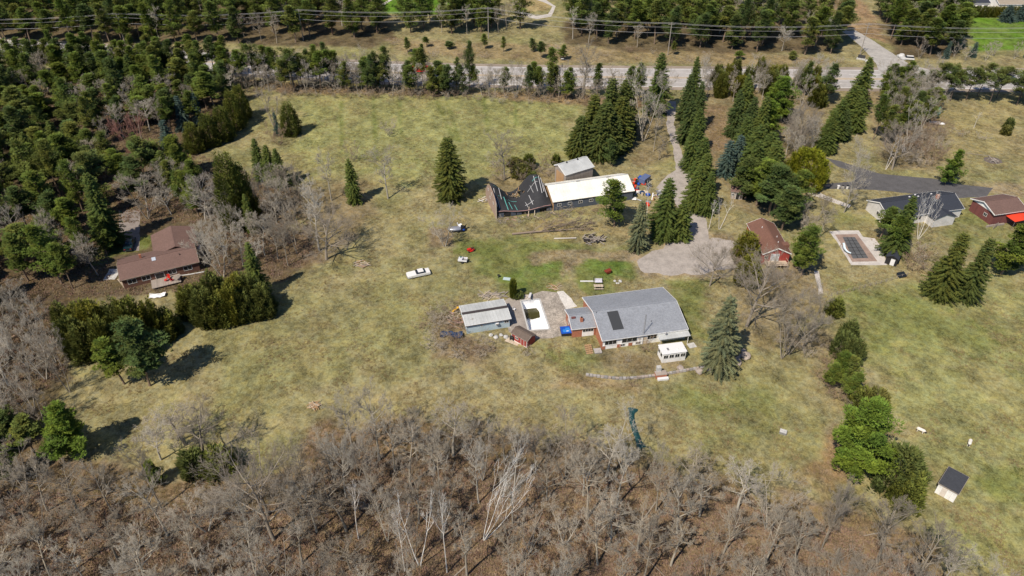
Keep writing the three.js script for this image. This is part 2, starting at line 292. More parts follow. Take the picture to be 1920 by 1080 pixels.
sheet('bungalow_drive', [[222, 395], [262, 392], [262, 470], [232, 472], [225, 440]], .006, mt(.24, .21, .19, gravelTex), .3);
sheet('cart_path', [[712, 14], [735, 0], [760, -14], [748, -14], [728, 0], [712, 10]], .01, lightPath, .2);
sheet('cart_path', [[972, 12], [984, 22], [1005, 30], [1028, 26], [1036, 12], [1020, 4], [990, -6], [985, -14], [1000, -12], [1024, 0], [1042, 12], [1034, 31], [1006, 36], [978, 28], [966, 16]], .01, lightPath, .2);
sheet('cart_path', [[860, -3], [930, 2], [930, 5], [860, 1]], .01, lightPath, .2);
sheet('golf_path', [[1335, 8], [1372, 13], [1372, 20], [1340, 14]], .01, lightPath, .2);
// pool deck: two pavings round the pool, with the pool cut out
function deck(name, px, y, m) {
  const s = new THREE.Shape(rough(W2(px), 1.2, .18, 7).map(p => new THREE.Vector2(p[0], -p[1])));
  s.holes.push(new THREE.Path(POOL.map(p => new THREE.Vector2(p.x, -p.z))));
  const g = new THREE.ExtrudeGeometry(s, { depth: .08, bevelEnabled: false }); g.rotateX(-Math.PI / 2); g.translate(0, y - .08, 0); return struct(name, boxUV(g), m);
}
deck('stone_deck', [[940, 568], [962, 553], [1000, 552], [1018, 546], [1044, 548], [1060, 576], [1066, 600], [1060, 628], [1035, 634], [985, 636], [955, 622]], .02, mt(.46, .41, .345, litterTex));
sheet('concrete_deck', [[944, 566], [974, 563], [989.5, 618], [962, 622], [950, 596]], .03, mt(.32, .285, .25, gravelTex), .05);
{ // the empty pool: shell walls, sloping floor, puddle
  const t = thing('swimming_pool', 'empty white in-ground swimming pool with a murky green puddle', 'pool');
  const P = (u, v) => { const a = POOL[0].clone().lerp(POOL[1], u), b = POOL[3].clone().lerp(POOL[2], u); return a.lerp(b, v); };
  const depth = (u, v) => { const e = Math.min(1, Math.min(u, 1 - u) / .09); let d; if (v < .07) d = 1.2 + (v / .07) * .95; else if (v < .42) d = 2.15; else d = 2.15 - (v - .42) / .58 * 1.05; return 1.0 + (d - 1.0) * e; };
  const nu = 14, nv = 24, pos = [], uv = [], idx = [];
  for (let j = 0; j <= nv; j++) for (let i = 0; i <= nu; i++) { const p = P(i / nu, j / nv); pos.push(p.x, -depth(i / nu, j / nv), p.z); uv.push(p.x, p.z); if (i && j) { const o = j * (nu + 1) + i; idx.push(o - nu - 2, o - 1, o - nu - 1, o - 1, o, o - nu - 1); } }
  const g = new THREE.BufferGeometry(); g.setAttribute('position', new THREE.Float32BufferAttribute(pos, 3)); g.setAttribute('uv', new THREE.Float32BufferAttribute(uv, 2)); g.setIndex(idx); g.computeVertexNormals(); part(t, 'floor', g, mat.poolWhite);
  for (let k = 0; k < 4; k++) { const a = POOL[k], b = POOL[(k + 1) % 4]; const q = plank(V(a.x, -.62, a.z), V(b.x, -.62, b.z), .08, 1.34); part(t, 'wall', q, mat.poolWhite); }
  for (let k = 0; k < 4; k++) { const a = POOL[k], b = POOL[(k + 1) % 4]; part(t, 'coping', plank(V(a.x, .055, a.z), V(b.x, .055, b.z), .34, .05), mat.paleConcrete); }
  const w = [[.06, .07], [.8, .06], [.9, .2], [.84, .38], [.45, .42], [.06, .36]].map(([u, v]) => { const p = P(u, v); return [p.x, p.z]; });
  part(t, 'puddle', poly(w, .25, -1.98), mat.poolWater);
}
// ---------------------------------------------------------------- buildings
const frameBars = (w, h, t = .07, d = .05) => [box(w + t, t, d, 0, h / 2, 0), box(w + t, t, d, 0, -h / 2, 0), box(t, h - t, d, -w / 2, 0, 0), box(t, h - t, d, w / 2, 0, 0)];
function windowAt(g, x, y, z, w, h, turn = 0, mullions = 0, fm = mat.frame) {
  const o = part(g, 'window', box(w, h, .03), mat.glass); o.position.set(x, y, z); o.rotation.y = turn;
  const fr = frameBars(w, h); for (let k = 1; k <= mullions; k++) fr.push(box(.05, h - .08, .045, -w / 2 + w * k / (mullions + 1), 0, 0));
  const f = part(o, 'frame', fr, fm); f.position.z = .02; return o;
}
function doorAt(g, x, y, z, w, h, m, turn = 0) {
  const o = part(g, 'door', box(w, h, .05), m); o.position.set(x, y + h / 2, z); o.rotation.y = turn;
  part(o, 'frame', [box(.08, h + .08, .06, -w / 2 - .04, .04, 0), box(.08, h + .08, .06, w / 2 + .04, .04, 0), box(w, .08, .06, 0, h / 2 + .04, 0)], mat.frame);
  part(o, 'handle', box(.05, .12, .06, w / 2 - .12, 0, .05), mat.chrome); return o;
}
// A house by its ridge: ends seen at pixels r0 (left or far) and r1; side A faces the camera. Local x along the ridge, z towards side A.
function house(name, label, o) {
  const a = G(...o.r0, o.hr), b = G(...o.r1, o.hr), L = o.L ?? Math.hypot(b.x - a.x, b.z - a.z), c = a.clone().add(b).multiplyScalar(.5); c.y = 0;
  const g = thing(name, label, 'building', c, Math.atan2(-(b.z - a.z), b.x - a.x));
  const ov = o.ov ?? .4, wl = L / 2 - (o.rake ?? .3), th = o.th ?? .16, sides = [[1, o.wA, o.hA], [-1, o.wB, o.hB]];
  const prof = [[-(o.wB - ov), 0], [o.wA - ov, 0]];
  const hw = (w, h) => h + (o.hr - h) * (ov / w) - .08;
  prof.push([o.wA - ov, hw(o.wA, o.hA)], [0, o.hr - .1], [-(o.wB - ov), hw(o.wB, o.hB)]);
  let wg = prism(prof.map(([z, y]) => [-z, y]), wl * 2); wg.rotateY(Math.PI / 2); wg = boxUV(wg);
  part(g, 'wall', wg, o.wall);
  for (const [s, w, h] of sides) {
    const len = Math.hypot(w, o.hr - h), r = part(g, 'roof_slope', box(L, th, len, 0, 0, 0), (s > 0 ? o.roof : o.roofB ?? o.roof));
    r.rotation.x = s * Math.atan2(o.hr - h, w); r.position.set(0, (o.hr + h) / 2, s * w / 2);
    if (o.seam) part(r, 'standing_seams', Array.from({ length: Math.floor((L - .2) / o.seam) }, (_, k) => box(.06, .05, len - .05, -L / 2 + .2 + k * o.seam, th / 2 + .025, 0)), (s > 0 ? o.roof : o.roofB ?? o.roof));
    part(r, 'fascia', box(L + .02, th + .06, .05, 0, -.02, s * len / 2 + .02), o.trim ?? mat.white);
    for (const e of [-1, 1]) part(r, 'rake_trim', box(.06, th + .08, len, e * (L / 2 + .03), -.02, 0), o.trim ?? mat.white);
  }
  part(g, 'ridge_cap', box(L, .07, .34, 0, o.hr + th / 2 + .01, 0), o.cap ?? o.roof);
  g.userData.dim = undefined; delete g.userData.dim;
  return { g, L, wl, zA: o.wA - ov, zB: -(o.wB - ov), roofY: z => z >= 0 ? o.hr - (o.hr - o.hA) * z / o.wA : o.hr + (o.hr - o.hB) * z / o.wB, tiltA: Math.atan2(o.hr - o.hA, o.wA) };
}
// --- the main house
{
  const h = house('main_house', 'large grey-roofed house with brick gable between the empty pool and tall spruce', { r0: [1111, 584], r1: [1268, 563.5], hr: 4.75, wA: 7.7, hA: 2.75, wB: 7.7, hB: 2.75, wall: mat.white, roof: mat.greyRoof });
  const g = h.g, gx = -h.wl - .03;
  const gable = prism([[-(h.zA), 0], [-(h.zB), 0], [-(h.zB), 2.75], [0, 4.55], [-(h.zA), 2.75]], .06); gable.rotateY(Math.PI / 2);
  part(g, 'brick_gable', gable, mat.brick).position.x = gx;
  const pan = part(g, 'roof_panel', box(2.4, .06, 4.9), M(.045, .05, .055, { roughness: .7 })); pan.rotation.x = h.tiltA; pan.position.set(-5.4, h.roofY(3.1) + .13, 3.1);
  for (const [x, z] of [[-9, .6], [2.2, 4.6]]) part(g, 'roof_vent', cyl(.09, .09, .5, 10, x, h.roofY(z) + .25, z), mat.lampGrey);
  const zf = h.zA + .02;
  for (const [x, w] of [[-7.6, 2.6], [-3.4, 3.4], [1.6, 2.2], [6.8, 1.8]]) windowAt(g, x, 1.75, zf, w, 1.2, 0, 2);
  for (const x of [-4.9, -1.4]) windowAt(g, x, .55, zf, 1.1, .55, 0, 1);
  for (const [x, w] of [[-9.05, .7], [-5.65, .9], [-3.1, .9]]) part(g, 'brick_panel', box(w, .85, .04, x, .45, zf), mat.brick);
  doorAt(g, .1, .05, zf + .01, .95, 2, mat.paleWood);
  part(g, 'sill_band', box(h.wl * 2 - .1, .1, .08, 0, 1.02, zf), mat.white);
  // lean-to canopy towards the white sunroom
  part(g, 'canopy', box(7, .1, 1.9, 6.1, 2.35, h.zA + 1, .12), mat.metalRoof);
  for (const x of [2.9, 9.2]) part(g, 'canopy_post', box(.1, 2.25, .1, x, 1.125, h.zA + 1.75), mat.white);
  // satellite dish on the front wall
  const d = part(g, 'satellite_dish', new THREE.SphereGeometry(.42, 14, 8, 0, 6.3, 0, .75).rotateX(1.2).translate(4.3, 2.9, h.zA + .7), mat.lampGrey); part(d, 'bracket', bar(V(4.3, 2.4, h.zA), V(4.3, 2.85, h.zA + .6), .03), mat.lampGrey);
}
{
  const h = house('brick_wing', 'low brick wing with chimney joining the grey-roofed house beside blue hot tub', { r0: [1065.5, 591], r1: [1113, 586], hr: 3.7, wA: 3.6, hA: 2.5, wB: 3.4, hB: 2.6, wall: mat.brick, roof: mat.greyRoof, ov: .35 });
  const g = h.g;
  const c = part(g, 'chimney', box(.6, 1.1, .6, -.3, h.roofY(1.8) + .4, 1.8), mat.brick); part(c, 'flue', cyl(.14, .14, .4, 10, -.3, h.roofY(1.8) + 1.1, 1.8), mat.dark);
  part(g, 'white_door_band', box(2.6, 1.5, .05, .9, .8, h.zA + .03), mat.white); windowAt(g, .9, 1.7, h.zA + .07, 2.4, .8, 0, 3);
  windowAt(g, -h.wl - .03, 1.4, -.5, 1, 1.1, -Math.PI / 2, 1);
  const vent = part(g, 'roof_box', box(.9, .3, .4, -1.9, h.roofY(.9) + .2, .9), mat.maroon); void vent;
}
// antenna mast against the front of the house
{
  const p = G(1204, 645), t = thing('antenna_mast', 'thin lattice antenna mast rising past the grey roof slope', 'mast', V(p.x, 0, p.z));
  for (const [x, z] of [[-.18, -.1], [.18, -.1], [0, .2]]) part(t, 'upright', bar(V(x, 0, z), V(x * .5, 8.2, z * .5), .028), mat.lampGrey);
  const rungs = []; for (let y = .4; y < 8.2; y += .4) { const k = 1 - .5 * y / 8.2; rungs.push(bar(V(-.18 * k, y, -.1 * k), V(.18 * k, y + .2, -.1 * k), .014, 4), bar(V(.18 * k, y, -.1 * k), V(0, y + .2, .2 * k), .014, 4), bar(V(0, y, .2 * k), V(-.18 * k, y + .2, -.1 * k), .014, 4)); }
  part(t, 'lattice', rungs, mat.lampGrey);
}
// white sunroom
{
  const a = G(1243, 665, 2.55), b = G(1289, 659, 2.55), L = a.distanceTo(b), W = 3.1, u = b.clone().sub(a).normalize(), v = V(u.z, 0, -u.x);
  const c = a.clone().add(b).multiplyScalar(.5).addScaledVector(v, W / 2); c.y = 0;
  const g = thing('sunroom', 'white flat-roofed sunroom with a band of dark windows before the house', 'building', c, Math.atan2(-u.z, u.x));
  part(g, 'wall', box(L - .3, 2.45, W - .3, 0, 1.225, 0), mat.white);
  const r = part(g, 'roof', rbox(L, .16, W, .05, 0, 2.53, 0), mat.cleanWhite);
  part(r, 'skylight', box(.42, .06, .75, -1.1, 2.64, .2), mat.lampGrey); part(r, 'vent', cyl(.14, .14, .2, 12, 2.1, 2.7, .7), mat.cleanWhite); part(r, 'vent', cyl(.08, .08, .2, 12, .9, 2.7, .5), mat.cleanWhite);
  for (let k = 0; k < 4; k++) windowAt(g, -1.85 + k * 1.24, 1.65, (W - .3) / 2 + .02, 1, .95, 0, 1);
  for (const z of [-.7, .6]) windowAt(g, -(L - .3) / 2 - .02, 1.65, z, .9, .95, -Math.PI / 2, 0);
  const pl = G(1297, 648); solo('concrete_slab', 'small pale concrete slab beside the white sunroom', 'slab', box(1.7, .1, 1.5, 0, .05, 0), mat.paleConcrete, V(pl.x, 0, pl.z), .3);
}
// hot tub
{
  const p = G(1064, 624), t = thing('hot_tub', 'blue moulded hot tub in a dark cabinet beside brick wing', 'hot tub', V(p.x, 0, p.z), .12);
  part(t, 'cabinet', rbox(3, .82, 2.3, .06, 0, .41, 0), mat.dark);
  part(t, 'rim', [box(3.1, .1, .4, 0, .88, 1.0), box(3.1, .1, .4, 0, .88, -1.0), box(.4, .1, 1.6, -1.35, .88, 0), box(.4, .1, 1.6, 1.35, .88, 0)], mat.bluePlastic);
  part(t, 'basin', box(2.3, .04, 1.6, 0, .84, 0), M(.03, .24, .7, { roughness: .2 }));
  for (const [x, z] of [[-.8, -.5], [.8, -.5], [.85, .5]]) part(t, 'seat', rbox(.7, .1, .55, .05, x, .88, z), mat.bluePlastic);
  part(t, 'headrest', rbox(.5, .08, .2, .04, -.1, .89, .4), mat.cleanWhite);
}
// timber steps beside the house
{
  const p = G(1111, 655), t = thing('timber_steps', 'weathered timber steps with landing by the front corner of the house', 'steps', V(p.x, 0, p.z), .14);
  for (let k = 0; k < 5; k++) part(t, 'step', box(1.5, .07, .42, -.9, .12 + k * .12, 1.2 - k * .5), mat.rawWood);
  for (const x of [-1.6, -.2]) part(t, 'stringer', plank(V(x, .03, 1.5), V(x, .55, -1), .06, .12), mat.greyWood);
  part(t, 'landing', [box(1.6, .12, 1.5, .9, .3, .9), box(1.5, .3, .1, .9, .1, 1.5)], mat.concrete);
}
// --- pool house with its dark ridge strip
{
  const h = house('pool_house', 'pale metal-roofed pool house with a dark ridge strip beside the empty pool', { r0: [866.5, 589], r1: [951, 575.5], hr: 2.95, wA: 3.7, hA: 2.45, wB: 3.6, hB: 2.45, wall: mat.blueSiding, roof: mat.metalRoof, cap: mat.strip, ov: .25, trim: mat.white, seam: .8 });
  const g = h.g;
  part(g, 'ridge_strip', box(h.L + .1, .06, .75, 0, 3.1, 0), mat.strip);
  part(g, 'eave_gutter', box(h.L, .14, .14, 0, 2.38, h.zA + .28), mat.strip);
  windowAt(g, 4.1, 1.7, h.zA + .02, 1, .6, 0, 1); windowAt(g, -1.5, 1.75, h.zA + .02, .5, .3);
  const ac = part(g, 'air_conditioner', box(.7, .45, .5, 1.9, 1.7, h.zA + .25), mat.cleanWhite); part(ac, 'grille', box(.6, .35, .04, 1.9, 1.7, h.zA + .52), mat.lampGrey);
  doorAt(g, h.wl + .03, .05, -.6, .9, 2, mat.dark, Math.PI / 2); windowAt(g, h.wl + .03, 1.5, 1.4, 1.2, 1, Math.PI / 2, 1);
}
// --- red shed
{
  const h = house('red_shed', 'small red board shed with a brown shingle roof beside the pool', { r0: [966, 613], r1: [997, 630], hr: 2.6, wA: 1.5, hA: 1.95, wB: 1.5, hB: 1.95, wall: mat.redWall, roof: mat.oldShingle, ov: .15, rake: .15, trim: mat.greyWood });
  part(h.g, 'corner_trim', [box(.1, 1.9, .05, -h.wl + .06, .95, h.zA + .03), box(.1, 1.9, .05, h.wl - .06, .95, h.zA + .03), box(h.wl * 2 - .3, .1, .05, 0, .12, h.zA + .03)], mat.white);
  windowAt(h.g, -.7, 1.2, h.zA + .03, .8, .6, 0, 1);
  doorAt(h.g, .9, .1, h.zA + .03, .75, 1.6, mat.redWall);
  const p = G(960, 638); const b = solo('barbecue', 'black kettle box on a plank deck by the red shed', 'barbecue', [rbox(1, .7, .7, .15, 0, .75, 0), box(.08, .5, .5, -.4, .25, 0), box(.08, .5, .5, .4, .25, 0)], mat.dark, V(p.x, .06, p.z), -.5); void b;
  solo('plank_deck', 'bare plank platform at the foot of the red shed', 'deck', box(3.2, .06, 1.7, 0, .03, 0), mat.paleWood, V(p.x + .2, 0, p.z + .3), -.52);
}
// --- barn: standing half with white metal roof, collapsed half with black roof
let barnTurn = 0, barnU, barnV, barnC;
{
  const h = house('standing_barn', 'long slate-blue barn with a white metal roof below the drive', { r0: [1026, 347.5], r1: [1177, 327], hr: 5.2, wA: 5.6, hA: 2.9, wB: 4.4, hB: 3.2, wall: mat.slateSiding, roof: mat.whiteMetal, cap: mat.metalRoof, trim: mat.whiteMetal, ov: .3, seam: .9 });
  const g = h.g; barnTurn = g.rotation.y; barnU = V(Math.cos(barnTurn), 0, -Math.sin(barnTurn)); barnV = V(Math.sin(barnTurn), 0, Math.cos(barnTurn)); barnC = g.position.clone().addScaledVector(barnU, -h.L / 2);
  for (let k = 0; k < 5; k++) windowAt(g, -h.wl + 1.6 + k * 3.1, 1.7, h.zA + .02, 1.1, .75, 0, 1);
  doorAt(g, 5.2, .02, h.zA + .02, 1.3, 2.1, mat.white);
  const gab = prism([[-h.zA, 0], [-h.zB, 0], [-h.zB, 3.2], [0, 4.9], [-h.zA, 2.9]], .05); gab.rotateY(Math.PI / 2); part(g, 'board_gable', gab, mat.rawWood).position.x = -h.wl - .03;
  for (const x of [-3, 6]) part(g, 'roof_vent', box(1.2, .12, .2, x, 5.38, .2), mat.lampGrey);
}
{ // local frame: s metres towards the left end, f metres towards the camera, from the barn's broken end
  const at = (s, f, y) => barnC.clone().addScaledVector(barnU, -s).addScaledVector(barnV, f).setY(y);
  const t = thing('collapsed_barn', 'collapsed barn with a sagging black roof and one leaning shingled end wall', 'building');
  const LEN = 15.6, nu = 40, nv = 22;
  const roofH = (s, w) => {                                        // s 0 by the standing half .. 1 at the end wall; w 0 front eave .. 1 back
    const ridge = w < .62 ? w / .62 : 1 - (w - .62) / .38 * .45;
    const peak = 5.6 * Math.exp(-(((s - .16) / .17) ** 2)) + 4.6 * sstep(.62, .98, s) + .9;
    let y = 1.5 + .5 * Math.sin(s * 7 + .5) * .4 + (peak - .4) * Math.pow(ridge, .9);
    y -= 1.1 * Math.exp(-(((s - .55) / .16) ** 2)) * w; y += .25 * (fbm(s * 9, w * 8, 77) - .5);
    return Math.max(.25, y);
  };
  const pos = [], uv = [], idx = [];
  for (const lay of [0, -.16]) for (let j = 0; j <= nv; j++) for (let i = 0; i <= nu; i++) { const s = i / nu, w = j / nv, fr = 5.1 - w * 12.2 + .5 * Math.sin(s * 5) * (1 - w); const p = at(s * LEN + .15, fr, roofH(s, w) + lay); pos.push(p.x, p.y, p.z); uv.push(s * LEN, w * 12); }
  const N = (nu + 1) * (nv + 1);
  for (let j = 1; j <= nv; j++) for (let i = 1; i <= nu; i++) { const s = i / nu, w = j / nv; if (((s - .5) / .1) ** 2 + ((w - .78) / .14) ** 2 < 1 + .6 * Math.sin(i * 2.7 + j)) continue; const o = j * (nu + 1) + i, a = o - nu - 2, b = o - nu - 1, c = o - 1; idx.push(a, b, c, b, o, c, N + a, N + c, N + b, N + b, N + c, N + o); }
  const g = new THREE.BufferGeometry(); g.setAttribute('position', new THREE.Float32BufferAttribute(pos, 3)); g.setAttribute('uv', new THREE.Float32BufferAttribute(uv, 2)); g.setIndex(idx); g.computeVertexNormals();
  const roof = part(t, 'roof', g, mat.blackRoof);
  const R = rng(5), on = (s, w, up = .06) => at(s * LEN + .15, 5.1 - w * 12.2 + .5 * Math.sin(s * 5) * (1 - w), roofH(s, w) + up);
  const strip = (s0, w0, s1, w1, wd, m) => { const n = 8, pp = [], ii = []; for (let k = 0; k <= n; k++) { const q = k / n, a = on(s0 + (s1 - s0) * q, w0 + (w1 - w0) * q, .07), d = on(s0 + (s1 - s0) * (q + .05), w0 + (w1 - w0) * (q + .05), .07).sub(a).normalize(), sd = V(-d.z, 0, d.x).normalize().multiplyScalar(wd / 2); pp.push(a.x + sd.x, a.y, a.z + sd.z, a.x - sd.x, a.y, a.z - sd.z); if (k) ii.push(2 * k - 2, 2 * k - 1, 2 * k, 2 * k - 1, 2 * k + 1, 2 * k); } const q = new THREE.BufferGeometry(); q.setAttribute('position', new THREE.Float32BufferAttribute(pp, 3)); q.setIndex(ii); q.computeVertexNormals(); part(roof, 'batten_strip', q, m); };
  const pale = M(.5, .5, .5), teal = M(.12, .42, .38);
  for (const [s, w0, w1] of [[.04, .2, .55], [.08, .3, .62], [.13, .25, .6], [.2, .3, .62], [.27, .35, .55], [.33, .12, .4], [.42, .1, .3], [.62, .05, .3], [.7, .08, .35], [.78, .04, .42], [.85, .3, .6], [.92, .06, .3], [.96, .1, .5]]) strip(s, w0, s + (R() - .5) * .03, w1, .13 + R() * .08, s > .6 && s < .8 ? teal : pale);
  for (const [s0, s1, w, m] of [[.1, .24, .56, teal], [.16, .34, .48, pale], [.7, .94, .58, teal], [.72, .9, .38, teal], [.55, .7, .44, teal], [.3, .45, .2, pale], [.02, .98, .015, mat.pink]]) strip(s0, w, s1, w + (R() - .5) * .06, .2, m);
  // front wall remains
  for (let k = 0; k < 9; k++) { const s = .06 + k * .108; const p = at(s * LEN, 4.7 + R() * .3, 0); part(t, 'wall_panel', box(1.45, 1.0 + R() * .45, .12, p.x, .55, p.z, 0, barnTurn, (R() - .5) * .12), k % 3 == 1 ? mat.dark : mat.slateSiding); }
  for (const s of [.36, .47]) part(t, 'fallen_rafter', plank(at(s * LEN, 6.6, .15), at(s * LEN - .8, 4.6, 2), .14, .12), mat.paleWood);
  for (let k = 0; k < 12; k++) { const s = .4 + .22 * R(), w = .66 + .2 * R(); part(t, 'broken_rafter', plank(on(s, w, -.5 - R()), on(s + (R() - .5) * .16, w + (R() - .5) * .3, .3 + R() * .5), .14, .1), k % 2 ? mat.paleWood : mat.rawWood); }
  for (let k = 0; k < 16; k++) { const s = R(), p = at(s * LEN, 5.4 + R() * 2, .1 + R() * .2), q = at(s * LEN + (R() - .5) * 3, 5.4 + R() * 2.4, .08); part(t, 'debris_board', plank(p, q, .18, .07), [mat.paleWood, mat.greyWood, mat.slateSiding, mat.pink][k % 4]); }
  // gambrel end wall, shingled, with two small windows
  const wall = prism([[-5.2, 0], [6.6, 0], [6.4, 3], [4.2, 5.6], [1.2, 6.6], [-2.6, 5.9], [-5.0, 4.6]], .2); wall.rotateY(Math.PI / 2);
  const ew = part(t, 'end_wall', wall, mat.cedarWall); ew.position.copy(at(LEN + .3, 0, 0)); ew.rotation.y = barnTurn; ew.rotation.z = 0;
  for (const [z, y] of [[2.4, 3.4], [-1.2, 3.2], [-3.2, 4.6], [.6, 5.2]]) { const q = windowAt(ew, -.12, y, z, .7, .55, -Math.PI / 2); void q; }
  part(t, 'corner_board', plank(at(LEN + .3, 5.1, 0), at(LEN + .3, 4.9, 4.6), .24, .24), mat.paleWood);
}
// weathered outbuilding with a pale metal roof behind the barn
{
  const h = house('weathered_shed', 'weathered board shed with a pale metal roof behind the white barn roof', { r0: [1046, 309], r1: [1100, 293.5], hr: 6.2, wA: 4, hA: 4.6, wB: 2, hB: 5.2, wall: mat.greyWood, roof: mat.metalRoof, ov: .2 });
  part(h.g, 'board_gable', box(.06, 4.2, 3.8, -h.wl - .03, 2.1, .9), mat.rawWood);
  for (const x of [-2.2, 1.6]) part(h.g, 'roof_vent', cyl(.2, .2, .4, 8, x, 6.4, .3), mat.dark);
  const p = G(1084, 331), s = thing('grain_bin', 'squat pale metal bin with a conical roof against the barn', 'bin', V(p.x, 0, p.z));
  part(s, 'drum', cyl(2, 2, 3.6, 24, 0, 1.8, 0), mat.whiteMetal); part(s, 'cone_roof', cyl(2.15, .2, 1.3, 24, 0, 4.25, 0), mat.whiteMetal); part(s, 'cap', cyl(.25, .2, .25, 12, 0, 5, 0), mat.lampGrey);
}
// junk heap east of the barn
{
  const R = rng(17), cols = [mat.white, mat.pink, mat.redCloth, mat.lampGrey, mat.dark, mat.tarp, mat.rawWood, mat.paleWood, mat.bluePlastic, mat.maroon, mat.paleConcrete];
  const p = G(1206, 358), kinds = [['scrap_crate', () => rbox(.5 + R(), .4 + R() * .6, .5 + R(), .05, 0, .35, 0)], ['scrap_board', () => box(2 + R() * 2, .08, .3 + R() * .3, 0, .3, 0, 0, 0, .2 * R())], ['scrap_drum', () => cyl(.32, .32, .9, 12, 0, .45, 0)], ['scrap_sheet', () => { const g = new THREE.PlaneGeometry(1.6, 1.2, 6, 6); g.rotateX(-Math.PI / 2); const a = g.attributes.position; for (let i = 0; i < a.count; i++) a.setY(i, .12 + .35 * noise(a.getX(i) * 2 + 5, a.getZ(i) * 2 + 5, 3)); g.computeVertexNormals(); return g; }]];
  for (let k = 0; k < 46; k++) { const [n, f] = kinds[k % 4], a = R() * 6.28, r = Math.sqrt(R()); const x = p.x + Math.cos(a) * r * 5, z = p.z + Math.sin(a) * r * 9; solo(n, { scrap_crate: 'discarded box in the junk heap at the barn end', scrap_board: 'loose board in the junk heap at the barn end', scrap_drum: 'drum in the junk heap at the barn end', scrap_sheet: 'crumpled sheet in the junk heap at the barn end' }[n], { scrap_crate: 'box', scrap_board: 'board', scrap_drum: 'drum', scrap_sheet: 'sheet' }[n], f(), cols[Math.floor(R() * cols.length)], V(x, 0, z), R() * 6, 'junk heap at the barn end'); }
  const q = G(1208, 342), b = thing('box_trailer', 'blue box trailer among the junk at the barn end', 'trailer', V(q.x, 0, q.z), .9);
  part(b, 'body', rbox(3.6, 1.5, 2, .08, 0, 1.15, 0), M(.12, .16, .3, { roughness: .5 })); for (const z of [-1.05, 1.05]) part(b, 'wheel', cyl(.35, .35, .2, 14, 0, .35, z, Math.PI / 2), mat.rubber); part(b, 'tongue', plank(V(1.8, .5, 0), V(3, .35, 0), .12, .1), mat.dark);
}
